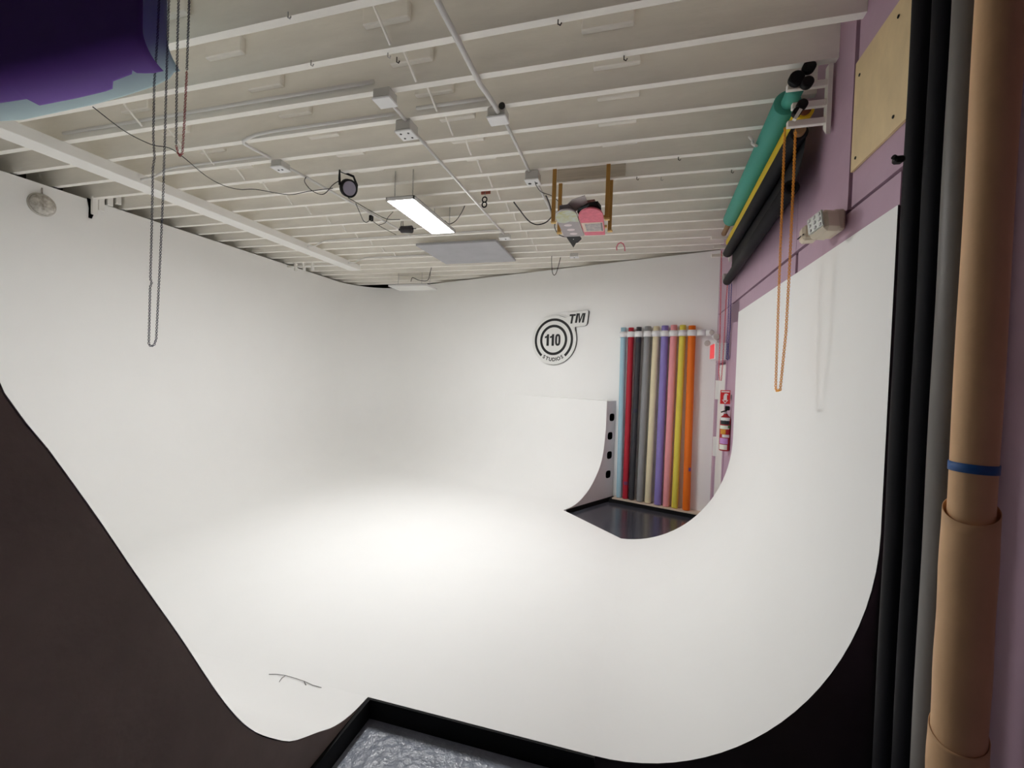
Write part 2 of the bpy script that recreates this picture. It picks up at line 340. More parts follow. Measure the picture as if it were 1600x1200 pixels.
# ceiling with joists
ceiling = MB().box((-2.6, 5.03, CEIL_Z + 0.03), (7.8, 8.1, 0.06)).build('ceiling', CEILM, kind='structure', label='cream painted ceiling of close-set joists')
def joist_y(k): return 1.889 + 0.3108 * k
JK = range(-2, 21)
JW = 0.046
for k in JK:
    y = joist_y(k); xr = wall_right_x(y) + 0.06; xl = -6.3
    if y + JW > wall_back_y(xr) + 0.3: xr = (6.825 - y) / 0.3208 + 1.2
    if xr < xl + 1: continue
    mb = MB(); n = 24; wob = [random.uniform(-0.001, 0.001) for _ in range(n + 1)]; vs = []
    for i in range(n + 1):
        x = xl + (xr - xl) * i / n
        vs.append([Vector((x, y - JW / 2 + wob[i], JOIST_Z + wob[(i * 7) % (n + 1)])), Vector((x, y + JW / 2 + wob[i], JOIST_Z + wob[(i * 5) % (n + 1)])), Vector((x, y + JW / 2, CEIL_Z)), Vector((x, y - JW / 2, CEIL_Z))])
    mb.grid(vs, smooth=False, closed=True)
    j = mb.build('joist', JOIST, ceiling)
    if -2 <= k <= 12:
        for xc in (-3.72, -2.53, -1.37, -0.165):
            xo = xc + random.uniform(-0.03, 0.03)
            MB().bbox((xo, y - JW / 2 - 0.020, JOIST_Z + 0.17), (0.285, 0.040, 0.10), 0.006).build('packer_block', JOIST, j)
    if -2 <= k <= 14:
        for xc in (-3.71, -1.365):
            dx = random.uniform(-0.02, 0.02)
            MB().tube([(xc + dx - 0.06, y - 0.3108 + JW / 2 + 0.004, CEIL_Z - 0.06), (xc + dx, y - JW / 2 - 0.004, JOIST_Z + 0.012)], 0.0085, 6).build('brace_strut', JOIST, j)
# the stained bare joist length above the skateboards
MB().box((-0.42, joist_y(7) - JW / 2 - 0.004, JOIST_Z + 0.125), (0.62, 0.008, 0.235)).build('bare_joist_face', GREYWOOD, ceiling)
# white beam below the joists
mb = MB(); mb.bbox((-4.685, 3.77, 3.601), (0.21, 5.58, 0.094), 0.004)
mb.build('beam', BEAMW, kind='structure', label='long white boxed beam under the joists')
MB().bbox((-4.83, 3.73, 3.632), (0.03, 5.5, 0.028), 0.004).build('trim_2', BEAMW, kind='structure', label='white strip running along the boxed beam')
# ---- crack lines and slot on the cove
def crack(pts, name, r=0.0016): MB().tube(pts, r, 5).build(name, mat('crack_dark', srgb(80, 74, 70), 0.9), cove)
for pts in ([(420, 1054), (432, 1054), (446, 1056), (460, 1060), (475, 1065), (488, 1071), (502, 1075)], [(446, 1056), (440, 1060), (436, 1066)], [(475, 1065), (478, 1071)]):
    w = []
    for px, py in pts:
        q = None                                           # meet the front fillet surface
        for i in range(300):
            z = i * 0.004; c = at_z(px, py, z)
            if c.y >= front_y(z): q = c; break
        w.append((q or at_z(px, py, 0)) + Vector((0, 0.001, 0.0016)))
    crack(w, 'crack')

# ================================================================ CEILING OBJECTS
# ---- lit panel lamp
def panel_lamp(name, label, x0, x1, y0, y1, z, emit, wires, wire_top=JOIST_Z + 0.02):
    cx, cy = (x0 + x1) / 2, (y0 + y1) / 2
    t = thing(name, label, 'panel light', (cx, cy, z))
    w, d = x1 - x0, y1 - y0
    mb = MB()
    mb.box((x0 + 0.006, cy, z + 0.014), (0.012, d, 0.034)); mb.box((x1 - 0.006, cy, z + 0.014), (0.012, d, 0.034))
    mb.box((cx, y0 + 0.006, z + 0.014), (w, 0.012, 0.034)); mb.box((cx, y1 - 0.006, z + 0.014), (w, 0.012, 0.034)); mb.box((cx, cy, z + 0.028), (w, d, 0.006))
    mb.build('frame', BOXW, t)
    MB().box((cx, cy, z + 0.004), (w - 0.024, d - 0.024, 0.006)).build('diffuser', emit, t)
    for wx, wy in wires:
        mb = MB(); zz = z + 0.03; i = 0
        while zz < wire_top:
            a = Vector((1, 0, 0)) if i % 2 else Vector((0, 1, 0))
            mb.tube([Vector((wx, wy, zz)) + a * 0.006, Vector((wx, wy, zz + 0.010)) + a * 0.006, Vector((wx, wy, zz + 0.016)), Vector((wx, wy, zz + 0.010)) - a * 0.006, Vector((wx, wy, zz)) - a * 0.006, Vector((wx, wy, zz - 0.006))], 0.0018, 5, closed=True)
            zz += 0.016; i += 1
        mb.build('hanging_chain', CHROME, t)
    return t
EMIT = mat('lit_diffuser', (0.9, 0.9, 0.9), 0.5, emit=((0.995, 1.0, 0.995), LED_STRENGTH))
panel_lamp('led_panel_light', 'brightly lit rectangular panel light hanging on chains', -2.295, -2.00, 3.655, 4.64, 3.45, EMIT,
           [(-2.24, 3.72), (-2.05, 3.72), (-2.24, 4.58), (-2.05, 4.58)], JOIST_Z + 0.1)
DIFF = mat('unlit_diffuser', (0.82, 0.82, 0.79), 0.4)
panel_lamp('led_panel_light', 'unlit white panel light hung high before the back corner', -4.40, -3.62, 7.16, 7.60, 3.40, DIFF, [])
o = [c for c in COL.objects if c.name.startswith('led_panel_light')][-1]
for wx, wy in ((-4.25, 7.25), (-3.75, 7.22), (-3.70, 7.45)):
    MB().tube([(wx, wy, 3.425), (wx + 0.01, wy, 3.72)], 0.004, 6).build('hanging_wire', CHROME, o)
# ---- grey flat panel under joists
t = thing('acoustic_panel', 'large flat grey panel fixed flat under the joists', 'panel', (-2.37, 6.0, 3.60))
GREYF = mat('grey_felt', srgb(176, 176, 180), 0.8, var=0.06, vscale=4, bump=0.1, bscale=60)
MB().bbox((-2.37, 6.0, 3.61), (1.18, 1.02, 0.035), 0.006).build('board', GREYF, t)
for dx in (-0.45, 0.45): MB().box((-2.37 + dx, 6.0, 3.638), (0.05, 0.95, 0.022)).build('mounting_batten', JOIST, t)

# ---- conduits and boxes
ZT = JOIST_Z - 0.013
def Jp(px, py, z=ZT): return at_z(px, py, z)
def conduit(label, pts, r=0.0125):
    MB().tube(pts, r, 8).build('electrical_conduit', CONDUIT, label=label, cat='conduit')
def along_y(x, y0, y1, z=ZT): return [(x, y0, z), (x, y1, z)]
conduit('thick white conduit crossing the joists above the skateboards', [(-0.965, 1.0, ZT), (-0.965, 2.56, ZT), (-0.955, 2.63, ZT), (-0.925, 2.72, ZT - 0.03), (-0.925, 2.80, ZT - 0.03)], 0.017)
conduit('white conduit from the corner junction box to the double socket', along_y(-0.925, 2.90, 3.735))
conduit('short white conduit running on behind the timber skateboard rack', along_y(-0.905, 3.86, 4.75))
conduit('short white conduit between two ceiling boxes on neighbouring joists', along_y(-1.615, 2.56, 2.80))
conduit('long white conduit passing the black figure-eight shackle', along_y(-1.63, 2.93, 5.34))
conduit('slanting white conduit behind the round stage light', [(-3.03, 3.22, ZT), (-2.97, 4.0, ZT), (-2.88, 5.2, ZT)])
def along_x(k, x0, x1, dz=0.03, dy=0.016): y = joist_y(k) - JW / 2 - dy; return [(x0, y, JOIST_Z + dz), (x1, y, JOIST_Z + dz)]
conduit('white conduit run on the joist face from the beam to first box', along_x(2, -4.55, -1.66, 0.05))
conduit('white conduit run on the joist face between socket and blank box', along_x(3, -1.52, -0.98, 0.045))
yy = joist_y(3) - JW / 2 - 0.016
conduit('white conduit with a bend dropping to the small twin socket', [(-1.68, yy, JOIST_Z + 0.03), (-2.75, yy, JOIST_Z + 0.03), (-2.92, yy, JOIST_Z + 0.022), (-3.00, yy - 0.005, JOIST_Z - 0.002), (-3.04, yy - 0.004, ZT - 0.004), (-3.07, yy + 0.03, ZT - 0.004), (-3.07, yy + 0.12, ZT), (-3.05, yy + 0.28, ZT)])
yy = joist_y(4) - JW / 2 - 0.016
conduit('white conduit with a rounded elbow by the boxed beam', [(-3.12, yy, JOIST_Z + 0.03), (-4.15, yy, JOIST_Z + 0.03), (-4.30, yy, JOIST_Z + 0.02), (-4.36, yy, JOIST_Z - 0.01), (-4.385, yy - 0.02, JOIST_Z - 0.04), (-4.44, yy - 0.03, JOIST_Z - 0.06), (-4.56, yy - 0.03, JOIST_Z - 0.065)], 0.011)
yy = joist_y(11) - JW / 2 - 0.014
conduit('thin white conduit on the joist just before the grey panel', [(-1.62, yy, JOIST_Z + 0.02), (-4.10, yy, JOIST_Z + 0.02), (-4.28, yy, JOIST_Z + 0.01), (-4.44, yy, JOIST_Z - 0.05), (-4.57, yy, JOIST_Z - 0.055)], 0.009)
yy = joist_y(14) - JW / 2 - 0.014
conduit('thin white conduit over the far end of the boxed beam', [(-3.05, yy, JOIST_Z + 0.02), (-4.25, yy, JOIST_Z + 0.02), (-4.42, yy, JOIST_Z - 0.04), (-4.57, yy, JOIST_Z - 0.05)], 0.009)
SOCK = mat('socket_dark', (0.02, 0.02, 0.02), 0.5)
def jbox(label, x, y, w, d, h=0.055, holes=(), front=False):
    t = thing('junction_box', label, 'electrical box', (x, y, ZT - h))
    MB().bbox((x, y, ZT - h / 2 + 0.012), (w, d, h), 0.006).build('body', mat('box_grey', (0.60, 0.59, 0.57), 0.5), t)
    MB().bbox((x, y, ZT - h + 0.006), (w + 0.012, d + 0.012, 0.014), 0.005).build('cover', BOXW, t)
    for hx, hy, hr in holes: MB().lathe((x + hx, y + hy, ZT - h - 0.0035), (0, 0, 1), [(0, hr), (0.006, hr)], 12).build('socket_hole', SOCK, t)
    if front: MB().lathe((x + w / 2 - 0.02, y - d / 2 - 0.010, ZT + 0.005), (0, 1, 0), [(0, 0.022), (0.012, 0.022)], 14).build('knockout', SOCK, t)
jbox('blank white ceiling box nearest the thick conduit', -0.94, 2.855, 0.125, 0.10, 0.06, front=True)
jbox('white blank box at the corner of two conduits', -1.60, 2.51, 0.12, 0.10, 0.06)
jbox('white four-outlet socket box between joists', -1.64, 2.865, 0.12, 0.12, 0.075, holes=[(-0.03, -0.03, 0.008), (0.03, -0.03, 0.008), (-0.03, 0.03, 0.008), (0.03, 0.03, 0.008)])
jbox('small white twin socket before the round stage light', -3.05, 3.17, 0.11, 0.11, 0.05, holes=[(-0.02, 0, 0.009), (0.02, 0, 0.009)])
jbox('white double socket with two dark holes beside skateboard rack', -0.905, 3.80, 0.12, 0.12, 0.075, holes=[(-0.03, 0.01, 0.015), (0.03, 0.01, 0.012)])
jbox('white socket box at the corner of the grey panel', -1.63, 5.39, 0.13, 0.11, 0.05, holes=[(0.01, 0.0, 0.012)])
jbox('white socket with a hanging cable before the back wall', -0.86, 6.40, 0.12, 0.08, 0.05, holes=[(0.0, 0.0, 0.010)])

# ---- cables
def cable(label, pts, r=0.004, z=None, smooth=True, m=CABLE):
    MB().tube(smooth_path(pts, 6) if smooth else pts, r, 6).build('cable', m, label=label, cat='cable')
cz = lambda L, z: [at_z(x, y, z) for x, y in L]
cable('long thin black cable sagging from the blue roll to the stage light', cz([(145, 167), (195, 205), (237, 226), (272, 235), (322, 275), (350, 290), (375, 296), (400, 296), (450, 304), (482, 299), (520, 294)], 3.60), 0.0035)
cable('black cable looped below the twin socket', cz([(478, 277), (476, 284), (485, 296), (498, 303), (508, 302), (520, 289), (529, 283)], 3.58), 0.004)
cable('black cable running from stage light towards lit panel', cz([(544, 309), (556, 316), (580, 330), (604, 342), (625, 343)], 3.55), 0.004)
cable('black cable hanging in a loop with a plug', cz([(556, 318), (562, 332), (568, 345), (574, 347), (581, 339)], 3.56), 0.004)
cable('black cable trailing down beyond the plug', cz([(582, 345), (590, 351), (600, 357), (610, 362), (619, 367)], 3.58), 0.004)
cable('short black cable bent up to the lit panel', cz([(591, 352), (602, 348), (606, 340), (614, 331)], 3.56), 0.0035)
t = MB().bbox(at_z(580, 341, 3.57), (0.035, 0.05, 0.06), 0.006).build('plug', BLK, label='small black mains plug dangling on its cable', cat='plug')
cable('black cable hooked from lit panel up to a joist', cz([(695, 345), (702, 350), (712, 345), (720, 334), (726, 322)], 3.60), 0.005)
cable('thick black cable hanging in a deep loop beside the rack', cz([(803, 316), (812, 328), (822, 341), (830, 348), (840, 351), (852, 348), (860, 341), (862, 336), (860, 324), (856, 312), (853, 306)], 3.58), 0.007)
cable('thin black cable from double socket to the timber rack', cz([(836, 284), (838, 290), (846, 300), (862, 306), (872, 314), (880, 322)], 3.56), 0.0035)
cable('black cable curling under the grey skateboard', cz([(867, 350), (867, 356), (871, 364), (878, 369), (888, 370), (905, 369)], 3.22), 0.005)
cable('thin black cable hanging in a loop at the back wall', [at_y(862, 400, 6.35), at_y(862, 412, 6.35), at_y(863, 425, 6.35), at_y(866, 430, 6.35), at_y(870, 424, 6.35), at_y(876, 402, 6.35)], 0.005)
cable('black cable arched over the unlit white panel', [at_y(642, 440, 7.0), at_y(644, 434, 7.0), at_y(648, 435, 7.0), at_y(655, 438, 7.0), at_y(668, 438, 7.05), at_y(672, 426, 7.05), at_y(676, 410, 7.05)], 0.006)
t = thing('hanging_hook', 'black figure-eight shackle on a rusty hook', 'hook', at_z(757, 300, 3.63))
h0 = at_z(758, 300, 3.66); MB().bbox(h0 + Vector((0, 0.02, 0.01)), (0.10, 0.012, 0.05), 0.004).build('mounting_plate', RUST, t)
MB().tube([h0, h0 + Vector((0, 0, -0.05))], 0.004, 6).build('eye_bolt', CHROME, t)
c1 = h0 + Vector((-0.003, 0, -0.075)); c2 = h0 + Vector((-0.004, 0, -0.125))
for c in (c1, c2): MB().tube([c + Vector((0.024 * math.cos(a * math.pi / 8), 0, 0.026 * math.sin(a * math.pi / 8))) for a in range(16)], 0.007, 6, closed=True).build('shackle_ring', BLK, t)
c = at_z(970, 386, 3.58)
MB().tube([c + Vector((-0.05, 0, -0.04)), c + Vector((-0.055, 0, 0.0)), c + Vector((-0.035, 0, 0.045)), c + Vector((0, 0, 0.058)), c + Vector((0.03, 0, 0.04)), c + Vector((0.05, 0, -0.005)), c + Vector((0.055, 0, -0.055))], 0.008, 8).build('hanging_hook', mat('pink_hook', srgb(216, 120, 140), 0.5, var=0.15, vscale=30), label='pink arched ceiling hook near the back wall', cat='hook')

for px, py, k, m in ((450, 22, 0, CHROME), (606, 84, 1, CHROME), (486, 97, 1, CHROME), (872, 32, 1, DARKGAP), (1060, 246, 6, DARKGAP), (1143, 266, 7, DARKGAP), (995, 277, 7, DARKGAP), (1033, 278, 7, CHROME), (975, 88, 2, DARKGAP), (620, 92, 1, DARKGAP)):
    c = at_z(px, py, JOIST_Z - 0.004); MB().tube([c + Vector((0, 0, 0.01)), c + Vector((0, 0, -0.018)), c + Vector((0.012, 0, -0.026)), c + Vector((0.018, 0, -0.014))], 0.0035, 6).build('screw_hook', m, ceiling)
# ---- round stage light
ctr = at_z(544, 294, 3.52); t = thing('stage_light', 'round black stage light on a bracket under the joists', 'stage light', ctr + Vector((0, 0, 0.1)))
ax = Vector((0.86, -0.36, -0.36)).normalized()
MB().lathe(ctr - ax * 0.035, ax, [(0, 0.055), (0.004, 0.070), (0.02, 0.078), (0.062, 0.080), (0.066, 0.076), (0.064, 0.066), (0.058, 0.064)], 28).build('housing', BLK, t)
MB().lathe(ctr + ax * 0.022, ax, [(0, 0.063), (0.003, 0.063)], 28).build('lens', mat('lilac_lens', srgb(150, 145, 162), 0.3), t)
side = ax.cross(Vector((0, 0, 1))).normalized(); top = ctr + Vector((-0.02, 0.0, 0.135))
MB().tube([ctr - side * 0.084, ctr - side * 0.088 + Vector((0, 0, 0.06)), top - side * 0.070, top + side * 0.070, ctr + side * 0.088 + Vector((0, 0, 0.06)), ctr + side * 0.084], 0.011, 6).build('yoke', BLK, t)
# ---- small black cylinder lamp
ctr = at_z(635, 358, 3.56); t = thing('stage_light', 'small black barrel-shaped stage light beyond the lit panel', 'stage light', ctr)
MB().lathe(ctr - Vector((0.075, 0, 0)), (1, 0.05, -0.03), [(0, 0.035), (0.01, 0.042), (0.05, 0.040), (0.10, 0.042), (0.145, 0.045), (0.15, 0.038)], 20).build('housing', mat('dark_lamp_body', (0.03, 0.027, 0.03), 0.5), t)
MB().tube([ctr + Vector((-0.078, 0, -0.005)), ctr + Vector((-0.10, 0, 0.0))], 0.012, 8).build('knob', BLK, t)
MB().tube([ctr + Vector((0.075, 0, 0)), ctr + Vector((0.13, 0, 0.0))], 0.005, 6).build('spigot', BLK, t)
MB().tube([ctr + Vector((-0.075, 0, 0.02)), ctr + Vector((-0.07, 0, 0.11)), ctr + Vector((-0.05, 0, 0.10)), ctr + Vector((-0.045, 0, 0.03))], 0.004, 6).build('yoke', BLK, t)

# ---- timber skateboard rack
t = thing('skateboard_rack', 'raw timber rack hanging from the joists', 'rack', (-0.46, 3.93, 3.15))
RZ = 3.19
for x, y in ((-0.705, 3.775), (-0.70, 4.065), (-0.245, 3.775), (-0.235, 4.085)):
    MB().bbox((x, y, (RZ + JOIST_Z + 0.06) / 2), (0.034, 0.019, JOIST_Z + 0.06 - RZ), 0.002).build('post', TIMBER, t)
for x, y in ((-0.705, 3.775), (-0.70, 4.065), (-0.245, 3.775), (-0.235, 4.085)):
    MB().bbox((x + 0.004, y, RZ - 0.001), (0.044, 0.030, 0.016), 0.002).build('post_foot', TIMBER2, t)
for y in (3.800, 4.050):
    MB().bbox((-0.47, y, RZ + 0.030), (0.43, 0.03, 0.022), 0.002).build('rail', TIMBER2, t)
for y in (3.79, 4.08): MB().bbox((-0.28, y, JOIST_Z + 0.03), (0.13, 0.016, 0.03), 0.002).build('fixing_cleat', TIMBER, t)
DECKZ = RZ + 0.004
def deck(label, px_tip, px_l, px_r, px_bl, px_br, mbase):
    pts = [at_z(px, py, DECKZ) for px, py in (px_l, px_r, px_br, px_bl)]
    return pts
def skateboard(label, corners, tip, base, band=None, marks=None):
    l, r, br, bl = [at_z(px, py, DECKZ) for px, py in corners]; tp = at_z(*tip, DECKZ)
    cx = (l + r + br + bl) / 4; t = thing('skateboard_deck', label, 'skateboard', cx)
    out = [bl, l]
    for i in range(1, 12):
        a = math.pi * (1 - i / 12); m = (l + r) / 2; out.append(m + (r - l) / 2 * math.cos(a) + (tp - m) * math.sin(a))
    out += [r, br]
    o = Vector((0, 0, DECKZ)); poly = [(p.x, p.y) for p in out]
    MB().prism(poly, o, (1, 0, 0), (0, 1, 0), (0, 0, 1), 0.0, 0.012).build('deck', base, t)
    ly = lambda w, s: l.lerp(bl, w).lerp(r.lerp(br, w), s)
    def patch(name, w0, w1, s0, s1, m, dz=0.0012, n=1):
        q = [ly(w0, s0), ly(w0, s1), ly(w1, s1), ly(w1, s0)]
        MB().prism([(p.x, p.y) for p in q], o, (1, 0, 0), (0, 1, 0), (0, 0, 1), -dz, 0.0).build(name, m, t)
    def blob(name, w, s, rw, rs, m, dz=0.0012):
        q = [ly(w + rw * math.sin(a * math.pi / 8), s + rs * math.cos(a * math.pi / 8)) for a in range(16)]
        MB().prism([(p.x, p.y) for p in q], o, (1, 0, 0), (0, 1, 0), (0, 0, 1), -dz, 0.0).build(name, m, t)
    return t, patch, blob, ly
GREY_S = mat('grey_deck_print', srgb(168, 160, 162), 0.5, var=0.06, vscale=20)
GREEN_S = mat('green_deck_print', srgb(186, 184, 120), 0.5, vscale=22, col2=srgb(196, 206, 204))
PINK_S = mat('pink_deck_print', srgb(222, 110, 130), 0.5, var=0.14, vscale=25)
t, patch, blob, ly = skateboard('worn grey skateboard deck with pale green nose on the rack', [(868, 341), (902, 338), (913, 369), (882, 370)], (884, 328), GREY_S)
tpoly = []
l_, r_ = ly(0, 0), ly(0, 1); tp = at_z(884, 328.6, DECKZ); m_ = (l_ + r_) / 2
for i in range(13):
    a = math.pi * (1 - i / 12); p = m_ + (r_ - l_) / 2 * 0.985 * math.cos(a) + (tp - m_) * math.sin(a); tpoly.append((p.x, p.y))
for w, s in ((0.25, 0.98), (0.2, 0.6), (0.26, 0.3), (0.2, 0.02)): p = ly(w, s); tpoly.append((p.x, p.y))
MB().prism(tpoly, (0, 0, DECKZ), (1, 0, 0), (0, 1, 0), (0, 0, 1), -0.0012, 0.0).build('nose_print', GREEN_S, t)
for w, s in ((0.38, 0.42), (0.62, 0.47), (0.84, 0.52)): blob('face_mark', w, s, 0.055, 0.19, mat('pale_mark', srgb(226, 214, 216), 0.5))
t, patch, blob, ly = skateboard('pink skateboard deck with a printed picture band on the rack', [(904, 340), (942.5, 338), (945.5, 367), (914, 368)], (922, 326), PINK_S)
patch('picture_border', 0.28, 0.78, 0.03, 0.95, mat('cream_print', srgb(226, 208, 190), 0.5))
patch('picture', 0.33, 0.73, 0.16, 0.90, mat('photo_print', srgb(150, 146, 150), 0.5, vscale=26, col2=srgb(206, 196, 190)), 0.0024)
patch('picture_edge', 0.31, 0.74, 0.86, 0.93, mat('photo_edge', srgb(120, 118, 122), 0.5), 0.0028)
# other things on the rack
def slab(name, label, cat, corners, z, th, m):
    q = [at_z(px, py, z) for px, py in corners]
    return MB().prism([(p.x, p.y) for p in q], (0, 0, z), (1, 0, 0), (0, 1, 0), (0, 0, 1), 0, th).build(name, m, label=label, cat=cat)
slab('black_board', 'black pointed board jutting behind the grey skateboard', 'board', [(884, 369), (905, 368.5), (908.5, 374), (903, 379), (900, 380), (896, 387), (890, 378)], DECKZ + 0.018, 0.012, BLK)
MB().lathe(at_z(896, 374, DECKZ + 0.0165), (0, 0, 1), [(0, 0.006), (0.003, 0.006)], 8).build('bolt_hole', BOXW, bpy.data.objects['black_board'])
slab('black_board', 'black flat case lying above the pink skateboard', 'board', [(902, 332), (920, 322), (934, 320), (939, 327), (940, 343), (915, 352)], DECKZ + 0.046, 0.03, BLK)
slab('sanding_board', 'pale grey tilted sheet on top of the rack', 'board', [(884, 322), (893, 313), (914, 306), (918, 317), (900, 330)], DECKZ + 0.080, 0.006, mat('grey_sheet', srgb(178, 170, 170), 0.6, var=0.05, vscale=15))
slab('sanding_board', 'dark grey sheet under the tilted pale sheet', 'board', [(874, 322), (889, 320), (900, 331), (892, 336), (874, 331)], DECKZ + 0.052, 0.006, mat('dark_sheet', srgb(120, 114, 116), 0.6))
slab('small_box', 'small brown box with a red patch on the rack', 'box', [(905, 320), (929, 317), (932, 323), (905, 326)], DECKZ + 0.090, 0.03, mat('brown_box', srgb(112, 92, 82), 0.6, vscale=30, col2=srgb(130, 66, 64)))

# ================================================================ CHAINS
def chain_mesh(path, pitch, rl, wire, i0=0, across=(-0.82, 0.58, 0)):
    """links of a plastic chain laid along a polyline: every second link turned a quarter"""
    mb = MB(); pts = [Vector(p) for p in path]; seg = []; L = 0
    for a, b in zip(pts, pts[1:]): seg.append((L, (b - a).length, a, b)); L += (b - a).length
    n = int(L / pitch); i = i0
    for k in range(n):
        s = (k + 0.5) * pitch
        for s0, l, a, b in seg:
            if s0 <= s <= s0 + l: c = a.lerp(b, (s - s0) / l); d = (b - a).normalized(); break
        u = d.cross(Vector(across)); u = u.normalized() if u.length > 1e-3 else Vector((1, 0, 0)); w = d.cross(u).normalized()
        q = u if i % 2 == 0 else w; h = pitch * 0.5 + wire * 1.1; e = rl
        loop = [c + d * h + q * e * 0.8, c + d * (h - e * 0.35) + q * e, c - d * (h - e * 0.35) + q * e, c - d * h + q * e * 0.8, c - d * h - q * e * 0.8, c - d * (h - e * 0.35) - q * e, c + d * (h - e * 0.35) - q * e, c + d * h - q * e * 0.8]
        mb.tube(loop, wire, 5, closed=True); i += 1
    return mb
CHY = 1.485
def cpt(px, py, y=CHY): return at_y(px, py, y)
P1, RL1, W1 = 0.0077, 0.0032, 0.00125
path = [cpt(250, -30), cpt(246, 60), cpt(241, 130), cpt(239.5, 215), cpt(241.5, 246), cpt(239, 262), cpt(237, 360), cpt(235, 435), cpt(236.8, 442), cpt(234.6, 449), cpt(232.5, 538), cpt(236, 541), cpt(240.5, 539.5), cpt(244, 530), cpt(246.5, 480), cpt(250.5, 400), cpt(255, 300), cpt(258, 200), cpt(261, 90), cpt(265, -30)]
chain_mesh(path, P1, RL1, W1).build('pull_chain', BLUECH, label='long navy plastic pull chain looping down past the white wall', cat='chain', fix=False)
t = thing('pull_chain', 'shorter navy pull chain with a red lower stretch', 'chain', cpt(287, 100, CHY))
c2y = 1.44
chain_mesh([cpt(280, -40, c2y), cpt(277.5, 60, c2y), cpt(276, 140, c2y), cpt(275.3, 227, c2y)], P1, RL1, W1).build('navy_links', BLUECH, t, fix=False)
chain_mesh([cpt(275.3, 228, c2y), cpt(278, 239, c2y), cpt(281, 243.5, c2y), cpt(285, 239, c2y), cpt(287.5, 200, c2y), cpt(290, 150, c2y), cpt(292, 108, c2y)], P1, RL1, W1).build('red_links', REDCH, t, label='red links', fix=False)
chain_mesh([cpt(292, 108, c2y), cpt(294, 50, c2y), cpt(297, -40, c2y)], P1, RL1, W1).build('navy_links', BLUECH, t, fix=False)
chx = 0.845
path = [at_x(1226.5, 200, chx), at_x(1222, 320, chx), at_x(1217.5, 440, chx), at_x(1213.5, 560, chx), at_x(1212, 606, chx), at_x(1214, 611, chx), at_x(1219, 609, chx), at_x(1222, 580, chx), at_x(1228, 520, chx), at_x(1233, 430, chx), at_x(1239, 300, chx), at_x(1243, 203, chx)]
chain_mesh(path, 0.0105, 0.0052, 0.0021, across=(0.28, 0.96, 0)).build('pull_chain', ORCH, label='orange pull chain hanging from the roll bracket on mauve wall', cat='chain', fix=False)
fy_ = 5.52
path = [at_y(1127.5, 392, fy_), at_y(1126, 470, fy_), at_y(1125, 530, fy_), at_y(1123, 582, fy_), at_y(1124.5, 594, fy_), at_y(1127, 594, fy_), at_y(1129, 570, fy_), at_y(1132, 520, fy_), at_y(1134.5, 470, fy_), at_y(1137, 442, fy_)]
chain_mesh(path, 0.02, 0.005, 0.0021).build('pull_chain', PINKCH, label='thin red pull chain looping in front of the white door', cat='chain', fix=False)
fy_ = 5.45
path = [at_y(1139.5, 440, fy_), at_y(1138, 500, fy_), at_y(1135.5, 545, fy_), at_y(1134.5, 560, fy_), at_y(1137, 562, fy_), at_y(1139, 560, fy_), at_y(1137.5, 552, fy_), at_y(1139.5, 520, fy_), at_y(1140.5, 516, fy_), at_y(1142, 470, fy_), at_y(1143, 441, fy_)]
chain_mesh(path, 0.02, 0.005, 0.0021).build('pull_chain', VIOCH, label='short violet pull chain below the black roll bar', cat='chain', fix=False)

